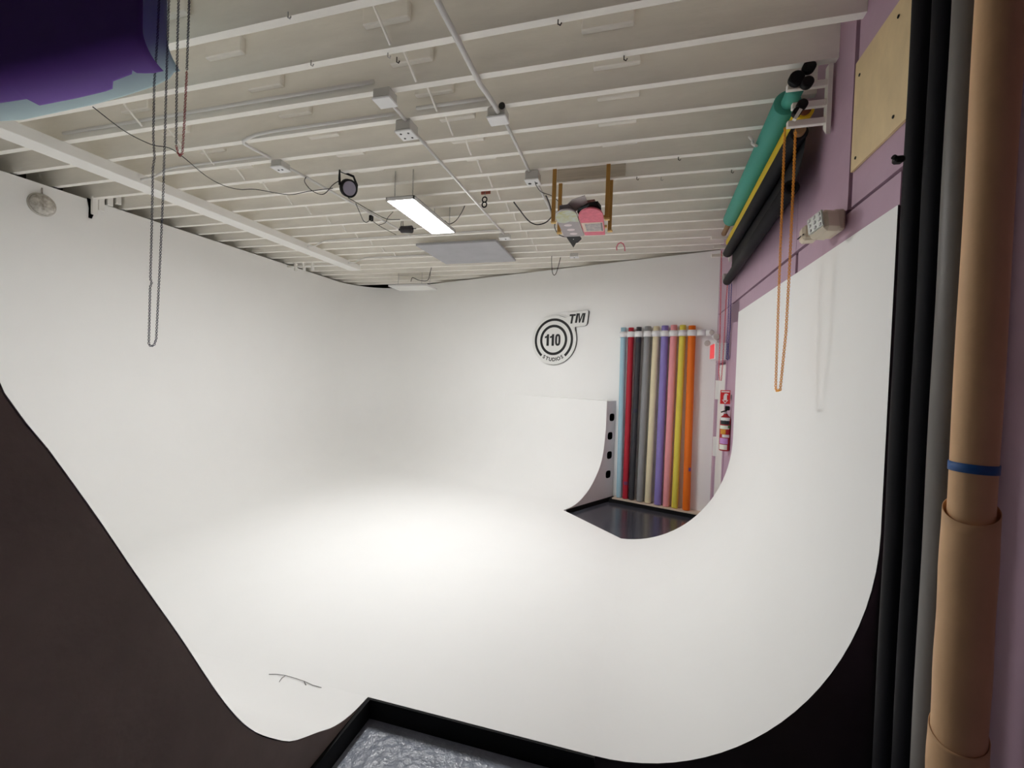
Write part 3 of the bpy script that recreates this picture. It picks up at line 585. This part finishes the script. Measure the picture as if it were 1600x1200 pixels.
# ================================================================ OVERHEAD PAPER ROLLS (by the brown cove end)
def paper_roll(t, a, b, r, m, core=None, cr=0.03, ext=0.05, name='paper'):
    a, b = Vector(a), Vector(b); d = (b - a).normalized(); L = (b - a).length
    MB().lathe(a, d, [(0, cr), (0, r - 0.004), (0.003, r), (L - 0.003, r), (L, r - 0.004), (L, cr)], 40).build(name, m, t)
    if core: MB().lathe(a - d * ext, d, [(0, cr - 0.008), (0, cr), (L + 2 * ext, cr), (L + 2 * ext, cr - 0.008)], 20).build('core', core, t)
CARD = mat('cardboard_core', srgb(150, 118, 84), 0.7)
PUR = mat('purple_paper', srgb(104, 66, 158), 0.6, var=0.05, vscale=3)
LBL = mat('pale_blue_paper', srgb(176, 200, 206), 0.65, var=0.03, vscale=3)
def hung_sheet(t, y0, z_turn, x_far, x_end, edge_px, m, kr, extra=()):
    """a length of paper let down from its roll: flat, then curling away at the torn lower edge"""
    pr = 0.042
    MB().lathe((x_far, y0 + pr, 3.603), (1, 0, 0), [(0, 0.03), (0, pr), (x_end - x_far, pr), (x_end - x_far, 0.03)], 32).build('roll', m, t)
    MB().lathe((x_far - 0.06, y0 + pr, 3.603), (1, 0, 0), [(0, 0.022), (0, 0.029), (x_end - x_far + 0.12, 0.029), (x_end - x_far + 0.12, 0.022)], 16).build('core', CARD, t)
    path = [(y0, 3.603 - (3.603 - z_turn) * i / 8) for i in range(8)] + [(y0 + kr * (1 - math.cos(a)), z_turn - kr * math.sin(a)) for a in np.linspace(0, math.pi * 0.62, 40)]
    def cut(px, py):
        r = sight(px, py); best = min(range(8, len(path)), key=lambda i: abs(path[i][1] - EYE_Z - r[2] / r[1] * path[i][0])); return (r[0] / r[1] * path[best][0], best)
    e = [cut(*p) for p in edge_px]; e = [(x_far, e[0][1])] + e; cols = []
    xs = sorted(set([round(x_far + (x_end - x_far) * i / 60, 4) for i in range(61)] + [round(x, 4) for x, _ in e if x < x_end]))
    for x in xs:
        k = np.interp(x, [a for a, _ in e], [b for _, b in e]); n = 34; row = []
        for i in range(n):
            q = k * i / (n - 1); a = int(q); f = q - a; p, p2 = path[a], path[min(a + 1, len(path) - 1)]
            row.append(Vector((x, p[0] + (p2[0] - p[0]) * f, p[1] + (p2[1] - p[1]) * f)))
        cols.append(row)
    o = MB().grid(cols).build('lowered_sheet', m, t, fix=False); md = o.modifiers.new('thickness', 'SOLIDIFY'); md.thickness = 0.0012; md.offset = 0
t = thing('paper_roll', 'purple backdrop paper let down from overhead with a torn edge', 'paper roll', (-3.2, 1.40, 3.57))
hung_sheet(t, 1.345, 3.235, -4.5, -2.005, [(0, 160), (42, 154), (62, 165), (120, 153), (165, 143), (176, 138), (177, 128), (206, 116), (207, 111), (214, 114), (226, 115), (240, 114)], PUR, 0.125)
c = at_y(202, 110, 1.43); MB().box(c, (0.018, 0.003, 0.018), Matrix.Rotation(0.7, 3, 'Y')).build('teal_tape', mat('teal_tape', srgb(40, 120, 160), 0.6), t)
t = thing('paper_roll', 'pale blue backdrop paper let down just behind the purple sheet', 'paper roll', (-3.3, 1.55, 3.57))
hung_sheet(t, 1.50, 3.33, -4.7, -2.085, [(0, 190), (37, 187), (145, 164), (190, 152), (240, 136), (265, 122), (272, 114)], LBL, 0.135)
t = thing('roll_hanger', 'white timber hanger holding the overhead purple and blue rolls', 'bracket', (-4.74, 1.45, 3.65))
MB().box((-4.785, 1.45, 3.60), (0.03, 0.40, 0.09)).build('cross_arm', JOIST, t)

# ================================================================ ROLLS ON THE MAUVE WALL
rd = Vector((0.05, 1, 0.0)).normalized()
def rr(x, y, z, y2): a = Vector((x, y, z)); return a, a + rd * ((y2 - y) / rd.y)
GRN = mat('teal_green_paper', srgb(72, 164, 148), 0.6, var=0.05, vscale=2)
YEL = mat('yellow_paper', srgb(232, 200, 40), 0.6)
BLKP = mat('black_paper', srgb(34, 34, 38), 0.65, var=0.08, vscale=4, spec=0.2)
t = thing('paper_roll', 'teal green backdrop paper roll uppermost on the mauve wall', 'paper roll', (0.9, 4.2, 3.56))
a, b = rr(0.864, 3.02, 3.562, 5.05); paper_roll(t, a, b, 0.076, GRN, CARD, 0.03, 0.05); a3, b3 = rr(0.864 + 0.105, 5.10, 3.562, 5.54); MB().lathe(a3, rd, [(0, 0.028), ((b3 - a3).length, 0.028)], 18).build('core_end', CARD, t)
a2, b2 = rr(0.866, 2.872, 3.562, 3.02); MB().lathe(a2, rd, [(0, 0.03), (0, 0.045), ((b2 - a2).length, 0.045)], 28).build('inner_layer', GRN, t)
c = at_x(1176, 219, 0.80); 
MB().tube(smooth_path([at_x(1171, 214, 0.80), at_x(1176, 219, 0.795), at_x(1176, 225, 0.797), at_x(1182, 228, 0.80)], 4), 0.010, 6).build('torn_tape', BOXW, t)
t = thing('paper_roll', 'yellow backdrop paper roll squeezed between green and black rolls', 'paper roll', (0.93, 4.2, 3.46))
a, b = rr(0.921, 2.90, 3.440, 5.46); paper_roll(t, a, b, 0.050, YEL, mat('brown_core', srgb(120, 66, 40), 0.7), 0.032, 0.012)
t = thing('paper_roll', 'black backdrop paper lowered a little from its roll on mauve wall', 'paper roll', (0.95, 4.2, 3.2))
a, b = rr(0.906, 2.93, 3.330, 5.52); paper_roll(t, a, b, 0.050, BLKP, CARD, 0.03, 0.03)
s0, s1 = a + Vector((0.045, 0.02, 0)), b + Vector((0.045, -0.02, 0))
e0, e1 = Vector((0.915, 3.02, 3.045)), Vector((1.050, 5.50, 3.00))
rows_ = []
for i in range(9):
    w = i / 8; bend = Vector((0.012 * math.sin(w * math.pi), 0, 0)); rows_.append([s0.lerp(e0, w) + bend, s1.lerp(e1, w) + bend])
MB().grid(rows_).build('lowered_sheet', BLKP, t, fix=False)
dd = (e1 - e0).normalized(); LL = (e1 - e0).length
MB().lathe(e0 - Vector((0.01, 0, 0)), dd, [(0.03, 0.026), (0, 0.028), (0, 0.046), (LL, 0.046), (LL, 0.02)], 24).build('bottom_bar', BLKP, t, fix=False)
# brackets
def roll_bracket(label, y, mir):
    xw = wall_right_x(y); t = thing('roll_bracket', label, 'bracket', (xw, y, 3.25))
    MB().prism([(-0.022, 3.64), (0.022, 3.64), (0.022, 3.30), (-0.022, 3.25)], (xw, y, 0), (0, 1, 0), (0, 0, 1), (-1, 0, 0), 0.008, 0.030).build('wall_plate', JOIST, t)
    for z, L in ((3.545, 0.20), (3.435, 0.17), (3.335, 0.19)):
        MB().bbox((xw - 0.03 - L / 2, y, z), (L, 0.028, 0.036), 0.003).build('arm', JOIST, t)
    return t
t = roll_bracket('white bracket with black gears holding the rolls near end', 2.845, 1)
for x, z, r in ((0.905, 3.63, 0.034), (0.845, 3.575, 0.04), (0.90, 3.545, 0.032), (0.88, 3.425, 0.028), (0.855, 3.385, 0.024)):
    MB().lathe((x, 2.80, z), (0, 1, 0), [(0, r * 0.8), (0.004, r), (0.032, r), (0.036, r * 0.8)], 18).build('drive_gear', BLK, t)
MB().box((0.852, 2.795, 3.36), (0.018, 0.02, 0.06), Matrix.Rotation(0.5, 3, 'Y')).build('gear_clip', BOXW, t)
roll_bracket('white bracket holding the rolls far end by the corner', 5.63, 1)
c = at_y(1130, 433, 5.62); MB().lathe(c, (1, 0.1, 0), [(0, 0.04), (0.09, 0.046), (0.10, 0.04)], 18).build('bar_stop', mat('grey_plug', srgb(160, 150, 150), 0.6), bpy.data.objects['roll_bracket.001'])

# ---- plywood board, twin flood lamp, screws on mauve wall
t = rprism(1.93, 2.548, 2.91, 3.445, -0.006, 0.006).build('plywood_board', PLY, label='bare plywood board screwed high on the mauve wall', cat='board')
for y, z in ((2.50, 3.36), (2.50, 2.96), (2.17, 2.97), (2.17, 3.38)):
    MB().lathe(Vector((wall_right_x(y) - 0.006, y, z)), (-1, 0, 0), [(0, 0.008), (0.003, 0.007)], 8).build('screw', BLK, t)
fc = at_x(1283, 350, 0.94); t = thing('flood_light', 'cream twin security flood light above the white cove', 'flood light', fc)
CREAM = mat('cream_plastic', srgb(214, 202, 182), 0.5)
r1 = Matrix.Rotation(math.radians(-25), 3, 'Z') @ Matrix.Rotation(math.radians(28), 3, 'Y')
MB().bbox((1.0, fc.y + 0.02, fc.z + 0.0), (0.06, 0.16, 0.11), 0.012).build('wall_box', CREAM, t)
h1 = at_x(1288, 352, 0.93); MB().bbox(h1, (0.09, 0.125, 0.115), 0.018, Matrix.Rotation(math.radians(18), 3, 'Z') @ Matrix.Rotation(math.radians(-12), 3, 'X')).build('lamp_head', CREAM, t)
R1 = Matrix.Rotation(math.radians(18), 3, 'Z') @ Matrix.Rotation(math.radians(-12), 3, 'X')
ln = MB().bbox(h1 + R1 @ Vector((-0.046, -0.0, 0.012)), (0.010, 0.105, 0.088), 0.004, R1).build('lens', mat('frosted_lens', srgb(176, 178, 168), 0.3), t)
mb = MB()
for i in range(3):
    for j in range(3):
        mb.lathe(h1 + R1 @ Vector((-0.051, -0.034 + i * 0.034, -0.016 + j * 0.028)), R1 @ Vector((-1, 0, 0)), [(0, 0.011), (0.003, 0.008), (0.004, 0.0)], 8)
mb.build('lens_cells', mat('bright_lens', srgb(216, 214, 214), 0.2), ln)
h2 = at_x(1264, 366, 0.935); MB().bbox(h2, (0.08, 0.10, 0.085), 0.015, Matrix.Rotation(math.radians(-8), 3, 'Z')).build('lamp_head', CREAM, t)
MB().box(h2 + Vector((-0.041, -0.0, -0.012)), (0.004, 0.09, 0.006)).build('head_slot', BLK, t)

# ================================================================ ROLLS STANDING BY THE MAUVE WALL (near)
def standing(label, x, y, r, h, m, core=False):
    t = thing('paper_roll', label, 'paper roll', (x, y, -0.11))
    prof = [(0, 0.022), (0, r - 0.003)]; n = 40
    for i in range(n + 1): z = 0.004 + (h - 0.008) * i / n; prof.append((z, r + 0.0008 * math.sin(i * 0.7 + x * 40)))
    prof += [(h, r - 0.003), (h, 0.022)]
    MB().lathe((x, y, -0.11), (0, 0, 1), prof, 40).build('paper', m, t)
    return t
KRAFT = mat('kraft_paper', srgb(214, 172, 128), 0.6, var=0.07, vscale=3, bump=0.08, bscale=14)
BLKV = mat('black_vinyl', srgb(16, 16, 21), 0.65, var=0.08, vscale=3, spec=0.15)
GRYV = mat('charcoal_paper', srgb(104, 100, 96), 0.5, var=0.08, vscale=3, bump=0.12, bscale=7)
t = standing('tall brown kraft paper roll with a blue tape band', 0.893, 1.437, 0.047, 3.55, KRAFT)
for nm, z0, z1, r in (('outer_layer', -0.10, 1.525, 0.056), ('outer_layer', -0.10, 0.92, 0.060)):
    rows_ = []
    for i in range(29):
        z = z0 + (z1 - z0) * i / 28; row = []
        for k in range(37):
            a = math.radians(70 + 290 * k / 36); zz = z + (0.03 * math.sin(a * 1.0 + 0.6) if i == 28 else 0)
            row.append(Vector((0.893 + (r + 0.0012 * math.sin(i * 1.3)) * math.cos(a), 1.437 + r * math.sin(a), zz)))
        rows_.append(row)
    o = MB().grid(rows_).build(nm, KRAFT, t, fix=False); md = o.modifiers.new('thickness', 'SOLIDIFY'); md.thickness = 0.002; md.offset = -1
MB().lathe((0.893, 1.437, 1.628), (0, 0, 1), [(0, 0.0475), (0, 0.0492), (0.024, 0.0492), (0.024, 0.0475)], 40).build('tape_band', mat('blue_tape', srgb(24, 84, 150), 0.5), t)
t = standing('tall charcoal grey paper roll between kraft and black rolls', 0.935, 1.595, 0.052, 3.55, GRYV)
t = standing('tall black roll standing against the charcoal grey roll', 0.937, 1.708, 0.045, 3.55, BLKV)
t = standing('tall black roll with a clamp next to the white cove end', 0.935, 1.815, 0.045, 3.55, BLKV)
c = at_y(1404, 250, 1.77); MB().bbox(c + Vector((0.0, 0, 0)), (0.030, 0.030, 0.022), 0.006).build('clamp', BLK, t); MB().tube([c, c + Vector((-0.02, -0.01, 0.008))], 0.008, 8).build('clamp_knob', BLK, t)

# ================================================================ COLOURED ROLLS AT THE BACK WALL
spec = [('pale blue', (974.5, 512), (967.3, 775), 0.042, srgb(160, 196, 212), 'standing first, beside the grey cove end'),
        ('crimson red', (986.5, 512), (977, 777), 0.042, srgb(176, 24, 46), 'standing between pale blue and black rolls'),
        ('black', (998.6, 511), (986.5, 780), 0.040, srgb(52, 52, 58), 'leaning between red and grey rolls'),
        ('mid grey', (1012.5, 510), (999.4, 783), 0.048, srgb(140, 140, 142), 'standing between black and cream rolls'),
        ('cream', (1026, 510), (1012.2, 785), 0.047, srgb(222, 210, 176), 'standing between grey and lilac rolls'),
        ('lilac', (1039.3, 509), (1027.5, 788), 0.050, srgb(138, 124, 192), 'standing between cream and pink rolls'),
        ('salmon pink', (1053.2, 508), (1040.7, 791), 0.047, srgb(232, 152, 156), 'standing between lilac and yellow rolls'),
        ('yellow', (1067.2, 508), (1054, 794), 0.044, srgb(222, 206, 78), 'standing between pink and orange rolls'),
        ('orange', (1081.5, 509), (1072, 796), 0.050, srgb(232, 112, 6), 'last of the row, nearest the corner')]
clip_centres = []
for nm, tp, bt, r, colr, where in spec:
    A_ = back_pt(*tp, 0.085); B_ = back_pt(*bt, 0.085); B_.z = 0.022; A_.z = min(A_.z, 2.62)
    t = thing('paper_roll', '%s paper roll %s' % (nm, where), 'paper roll', B_, 'coloured paper rolls at the back wall')
    m = mat('paper_' + nm.replace(' ', '_'), colr, 0.6, var=0.03, vscale=4)
    d = (A_ - B_).normalized(); L = (A_ - B_).length; prof = [(0, 0.02), (0, r * 0.97)]
    for i in range(13): prof.append((0.01 + (L - 0.12) * i / 12, r * (1 + 0.012 * math.sin(i * 1.1 + r * 900))))
    prof += [(L - 0.105, r * 0.96), (L, r * 0.94), (L, 0.024), (L - 0.03, 0.022)]
    MB().lathe(B_, d, prof, 24).build('paper', m, t)
    clip_centres.append((B_.lerp(A_, (2.497 - B_.z) / (A_.z - B_.z)), r, d, t))
# tape notes
def on_roll(i, z, w, h, m, name, shift=0.0):
    c, r, d, t = clip_centres[i]; p = c + d * (z - c.z); n = Vector((-p.x, -p.y, 0)).normalized(); u = Vector((-n.y, n.x, 0)); rows_ = []
    for zz in (-h / 2, h / 2): rows_.append([p + Vector((0, 0, zz)) + (n * math.cos(a + shift) + u * math.sin(a + shift)) * (r * 1.04 + 0.002) for a in np.linspace(-w / r / 2, w / r / 2, 7)])
    MB().grid(rows_).build(name, m, t, fix=False)
DK = mat('dark_tape', srgb(40, 42, 60), 0.6)
on_roll(2, 2.40, 0.07, 0.06, DK, 'tape'); on_roll(2, 1.36, 0.05, 0.06, DK, 'tape'); on_roll(8, 0.60, 0.03, 0.05, mat('violet_tape', srgb(110, 80, 150), 0.6), 'tape', 0.6); on_roll(1, 0.26, 0.06, 0.05, mat('mauve_tape', srgb(120, 60, 100), 0.6), 'tape')
# clip rail
rail = thing('clip_rail', 'white rail of plastic clips holding the coloured rolls', 'clip rail', clip_centres[4][0])
a = clip_centres[0][0] - BK_DIR * 0.04; b = clip_centres[-1][0] + BK_DIR * 0.25
off = -BK_N * 0.065
mbx = MB(); mbx.tube([a + off, b + off], 0.014, 10); mbx.build('rail_pipe', BOXW, rail)
CLIP = mat('white_clip', (0.84, 0.84, 0.85), 0.4)
def clip(c, r):
    mb = MB(); rows_ = []
    for z in (-0.042, 0.042): rows_.append([c + Vector((0, 0, z)) + (BK_DIR * math.cos(a_) * (r + 0.011) + BK_N * math.sin(a_) * (r + 0.008)) for a_ in np.linspace(-0.5, math.pi + 0.5, 22)])
    o = mb.grid(rows_).build('clip', CLIP, rail, fix=False); md = o.modifiers.new('thickness', 'SOLIDIFY'); md.thickness = 0.005; md.offset = 0
for c, r, d, t in clip_centres: clip(c, max(r, 0.046))
clip(clip_centres[-1][0] + BK_DIR * 0.125, 0.046)
MB().lathe(clip_centres[-1][0] + BK_DIR * 0.185 + Vector((0, 0, 0)), BK_DIR, [(0, 0.042), (0.07, 0.046), (0.075, 0.04)], 18).build('rail_end', CLIP, rail)

# ---- 110 STUDIOS sign on the back wall
SC = back_pt(866.5, 531.5, 0.0); SR = 0.412
sg = thing('studio_sign', 'round white and black studio sign reading 110 on the back wall', 'sign', SC)
SW = mat('sign_white', (0.84, 0.84, 0.82), 0.4); SB = mat('sign_black', (0.006, 0.006, 0.006), 0.5)
U, V, N = BK_DIR, Vector((0, 0, 1)), BK_N
# outline: disc joined with the TM flag
out = []
flag = [(0.985, -0.0)]
a_start, a_end = math.radians(36), math.radians(62)
arc = [(SR * math.cos(a_end + (2 * math.pi + a_start - a_end) * i / 56), SR * math.sin(a_end + (2 * math.pi + a_start - a_end) * i / 56)) for i in range(57)]
def fp(px, py): q = back_pt(px, py) - SC; return (q.dot(U), q.z)
tag_poly = [fp(897.0, 514), fp(897.6, 511.8), fp(900, 511), fp(915.0, 509.2), fp(917.2, 507.8), fp(918.2, 505.5), fp(920.6, 488.2), fp(920.2, 486.2), fp(918.4, 485.6), fp(890, 489), fp(888.4, 490.3), fp(887, 497)]
poly = arc + tag_poly
MB().prism(poly, SC, U, V, N, 0.018, 0.040).build('face_board', SW, sg)
edge = [(x * 1.0, y) for x, y in poly]
MB().prism([(x * 1.012 + 0.002, y * 1.008) for x, y in edge], SC, U, V, N, 0.004, 0.0182).build('black_backing', SB, sg)
T0, T1 = 0.0395, 0.0425
g = math.radians(40)
MB().ring(SC, U, V, N, SR * 0.775, SR * 0.875, T0, T1, -math.pi / 2 + g, 1.5 * math.pi - g, 64).build('outer_ring', SB, sg)
MB().ring(SC, U, V, N, SR * 0.515, SR * 0.62, T0, T1).build('inner_ring', SB, sg)
def glyph(polys, name, ox, oy, sx, sy, shear=0.0):
    mb = MB()
    for poly in polys: mb.prism([((x + shear * y) * sx + ox, y * sy + oy) for x, y in poly], SC, U, V, N, T0, T1)
    mb.build(name, SB, sg)
one = [[(0.19, 0), (0.44, 0), (0.44, 1), (0.25, 1), (0.18, 0.86), (0.0, 0.81), (0.0, 0.66), (0.19, 0.70)]]
zero = []
for i in range(24):
    def zp(a, rx, ry): q = lambda v: math.copysign(abs(v) ** 0.72, v); return (0.26 + rx * q(math.cos(a)), 0.5 + ry * q(math.sin(a)))
    a0, a1 = 2 * math.pi * i / 24, 2 * math.pi * (i + 1) / 24
    zero.append([zp(a0, 0.26, 0.5), zp(a1, 0.26, 0.5), zp(a1, 0.072, 0.33), zp(a0, 0.072, 0.33)])
hh = SR * 0.475; glyph(one, 'digit_one', -SR * 0.40, -hh * 0.5, hh * 0.92, hh); glyph(one, 'digit_one', -SR * 0.165, -hh * 0.5, hh * 0.92, hh); glyph(zero, 'digit_zero', SR * 0.075, -hh * 0.5, hh * 0.98, hh)
Tg = [[(0.0, 1), (0.72, 1), (0.72, 0.80), (0.0, 0.80)], [(0.25, 0.8), (0.48, 0.8), (0.48, 0), (0.25, 0)]]
Mg = [[(0, 0), (0.2, 0), (0.2, 1), (0, 1)], [(0.66, 0), (0.86, 0), (0.86, 1), (0.66, 1)], [(0.18, 1), (0.30, 1), (0.50, 0.0), (0.37, 0.0)], [(0.68, 1), (0.56, 1), (0.36, 0.0), (0.49, 0.0)]]
c0 = fp(893.0, 507); th = SR * 0.37; sl = (fp(916, 488)[1] - fp(893, 491)[1])
glyph(Tg, 'letter_t', fp(889.6, 506)[0], fp(890.5, 506.2)[1], th * 0.98, th, 0.16); glyph(Mg, 'letter_m', fp(899.9, 505.5)[0], fp(899.9, 505.0)[1], th * 1.2, th, 0.14)
def letter_mesh(ch, size):
    cu = bpy.data.curves.new('letter', 'FONT'); cu.body = ch; cu.size = size; cu.extrude = 0.0015; cu.offset = size * 0.03; cu.align_x = 'CENTER'; cu.align_y = 'BOTTOM_BASELINE'; cu.resolution_u = 4
    ob = bpy.data.objects.new('letter', cu); COL.objects.link(ob); bpy.context.view_layer.update()
    me = bpy.data.meshes.new_from_object(ob.evaluated_get(bpy.context.evaluated_depsgraph_get())); bpy.data.objects.remove(ob); bpy.data.curves.remove(cu); return me
word = 'STUDIOS'; adv = [0, 1.0, 2.0, 3.02, 3.72, 4.45, 5.5]; midw = 2.75
for ch, ad in zip(word, adv):
    me = letter_mesh(ch, SR * 0.20); me.name = 'letter_' + ch.lower(); me.materials.append(SB)
    a = (ad - midw) * math.radians(11.2); rad = SR * 0.862
    o = bpy.data.objects.new('letter_' + ch.lower(), me); COL.objects.link(o); o.parent = sg; o.matrix_parent_inverse = Matrix.Translation(sg.location).inverted()
    ur = (U * math.cos(a) + V * math.sin(a)); vr = (-U * math.sin(a) + V * math.cos(a)); pos = SC + (U * math.sin(a) - V * math.cos(a)) * rad + N * 0.041
    o.matrix_basis = Matrix(((ur.x, vr.x, N.x, pos.x), (ur.y, vr.y, N.y, pos.y), (ur.z, vr.z, N.z, pos.z), (0, 0, 0, 1)))

# ---- exit lamp, fire sign, extinguisher by the door
t = thing('exit_light', 'white exit light box with a red face and two lamp heads', 'exit light', (1.0, 5.72, 2.2))
MB().bbox((1.03, 5.78, 2.20), (0.14, 0.30, 0.20), 0.008).build('housing', BOXW, t)
REDF = mat('red_lit_face', srgb(236, 90, 96), 0.5, emit=(srgb(255, 70, 80), 0.35))
MB().box((0.957, 5.78, 2.20), (0.006, 0.27, 0.17)).build('red_face', REDF, t)
for px, py, r in ((1121, 526, 0.040), (1113, 519, 0.03), (1106, 536, 0.036)):
    c = at_y(px, py, 5.72); MB().lathe(c + Vector((0.0, 0.03, 0)), (-0.2, -1, -0.1), [(0, 0.015), (0.01, r * 0.8), (0.035, r), (0.06, r * 0.9), (0.062, r * 0.7)], 18).build('lamp_head', mat('lamp_head_plastic', srgb(190, 182, 176), 0.4), t)
MB().tube([(1.03, 5.76, 2.30), at_y(1113, 524, 5.76)], 0.01, 8).build('lamp_stalk', BOXW, t)
sy = 5.28; s = thing('fire_sign', 'red fire sign with a white extinguisher pictogram and arrow', 'sign', at_y(1134, 620, sy))
a = at_y(1126, 609.5, sy); b = at_y(1141.5, 609.5, sy); c = at_y(1127, 631, sy)
W_, H_ = b.x - a.x, a.z - c.z; O_ = Vector((a.x, sy, a.z)); uu, vv, nn = Vector((1, 0, 0)), Vector((0, 0, -1)), Vector((0, -1, 0))
SRED = mat('sign_red', srgb(214, 34, 36), 0.5); SWH = mat('sign_print_white', (0.85, 0.84, 0.80), 0.5)
MB().prism([(0, 0), (W_, 0), (W_, H_), (0, H_)], O_, uu, vv, nn, -0.003, 0).build('plate', SRED, s)
def sp(name, poly): MB().prism([(x * W_, y * H_) for x, y in poly], O_, uu, vv, nn, 0, 0.0012).build(name, SWH, s)
sp('word_bar', [(0.08, 0.06), (0.92, 0.06), (0.92, 0.15), (0.08, 0.15)])
sp('extinguisher_mark', [(0.42, 0.24), (0.60, 0.24), (0.66, 0.32), (0.68, 0.74), (0.32, 0.74), (0.34, 0.40), (0.40, 0.32)])
sp('hose_mark', [(0.60, 0.22), (0.80, 0.30), (0.78, 0.36), (0.60, 0.28)])
sp('arrow_mark', [(0.18, 0.70), (0.26, 0.70), (0.50, 0.88), (0.74, 0.70), (0.82, 0.70), (0.50, 0.97)])
MB().box((b.x - 0.004 + 0.008, sy + 0.03, a.z - H_ / 2), (0.012, 0.07, 0.06)).build('sign_bracket', CHROME, s)
ey = 5.30; c = at_y(1131.5, 704, ey); ex = c.x; ez = c.z; et = at_y(1131.5, 648, ey).z; er = 0.056
t = thing('fire_extinguisher', 'red stickered fire extinguisher hanging under the fire sign', 'fire extinguisher', (ex, ey, ez))
ER = mat('extinguisher_red', srgb(168, 20, 34), 0.3)
h = et - ez
MB().lathe((ex, ey, ez), (0, 0, 1), [(0, er - 0.008), (0.008, er), (h - 0.05, er), (h - 0.025, er * 0.85), (h - 0.005, er * 0.45), (h + 0.01, 0.02)], 28).build('cylinder', ER, t)
MB().tube([(ex, ey, et), (ex, ey, et + 0.05)], 0.014, 10).build('valve', CHROME, t)
MB().bbox((ex + 0.012, ey - 0.01, et + 0.075), (0.05, 0.03, 0.05), 0.008).build('handle', BLK, t); MB().bbox((ex - 0.02, ey - 0.01, et + 0.04), (0.07, 0.02, 0.012), 0.003, Matrix.Rotation(-0.4, 3, 'Y')).build('lever', BLK, t)
def sticker(name, z0, z1, a0, a1, m):
    rows_ = [[Vector((ex + (er + 0.0012) * math.sin(a), ey - (er + 0.0012) * math.cos(a), z)) for a in np.linspace(a0, a1, 9)] for z in (ez + z0 * h, ez + z1 * h)]
    MB().grid(rows_).build(name, m, t, fix=False)
for nm, z0, z1, a0, a1, cl in (('label_white', .84, .93, -1.3, .7, (222, 222, 220)), ('label_black', .74, .85, -1.2, .6, (30, 34, 40)), ('label_pale', .61, .71, -1.3, .6, (214, 222, 206)), ('label_yellow', .47, .60, -1.1, -.1, (206, 140, 40)),
                               ('sticker_white', .38, .46, -.7, .7, (220, 220, 220)), ('sticker_lilac', .20, .36, -1.2, .4, (190, 140, 200)), ('sticker_mixed', .04, .18, -1.3, .3, (224, 222, 210)), ('sticker_green', .64, .72, .3, 1.0, (70, 120, 60))):
    sticker(nm, z0, z1, a0, a1, mat('st_' + nm, srgb(*cl), 0.4))
MB().box((ex + 0.045, ey + 0.03, ez + h * 0.75), (0.05, 0.03, 0.04)).build('wall_hook', CHROME, t)

# ================================================================ LEFT WALL DETAILS
wc = at_x(65, 320, LEFT_X); t = thing('bulkhead_lamp', 'round glass bulkhead lamp high on the white wall', 'wall lamp', wc)
MB().lathe(wc, (1, 0, 0), [(0, 0.115), (0.015, 0.112), (0.018, 0.10)], 36).build('backplate', mat('lamp_plate', srgb(190, 186, 178), 0.5), t)
MB().lathe(wc + Vector((0.014, 0, 0)), (1, 0, 0), [(0, 0.108), (0.02, 0.102), (0.045, 0.082), (0.062, 0.05), (0.068, 0.0)], 36).build('glass_dome', mat('glinting_glass', srgb(140, 132, 120), 0.06, vscale=22, col2=srgb(216, 212, 204), bump=0.3, bscale=30, coat=0.6), t)  # pale mottling paints highlights into the dome's colour
MB().tube([wc + Vector((0.008, 0, 0.115)), wc + Vector((0.006, 0, 0.17))], 0.006, 6).build('cable_stub', mat('grey_cable', srgb(180, 174, 168), 0.6), t)
a = at_x(141.5, 311, LEFT_X + 0.004); b = at_x(141, 341, LEFT_X + 0.004)
MB().prism([(-0.035, 0), (0.045, 0), (0.03, -(a.z - b.z) * 0.75), (0.012, -(a.z - b.z)), (-0.018, -(a.z - b.z)), (-0.015, -(a.z - b.z) * 0.5)], a, (0, 1, 0), (0, 0, 1), (1, 0, 0), 0, 0.003).build('wall_slot', mat('slot_black', (0.004, 0.004, 0.004), 0.9, spec=0.0), cove)
for i, (px, y1) in enumerate(((147.5, 337), (158, 331), (171.5, 323), (184.5, 321))):
    a = at_x(px, 309 - i * 0.4, LEFT_X + 0.03); b = at_x(px, y1, LEFT_X + 0.03)
    MB().bbox((a + b) / 2 + Vector((0, 0, 0.01)), (0.03, 0.055, a.z - b.z), 0.004).build('hanging_batten', BEAMW, ceiling)
# short painted pipework over the wall edge
p0 = at_z(466, 416, 3.60); t = thing('pipe_bracket', 'white painted pipe bracket peeping over the cove wall', 'pipe', p0)
for dz in (0.0, 0.06): MB().tube([p0 + Vector((-0.25, 0, dz)), p0 + Vector((0.9, 0.02, dz))], 0.016, 8).build('pipe', BEAMW, t)
for dx in (-0.05, 0.12, 0.3): MB().bbox(p0 + Vector((dx, 0, 0.0)), (0.035, 0.05, 0.16), 0.004).build('strap', BEAMW, t)
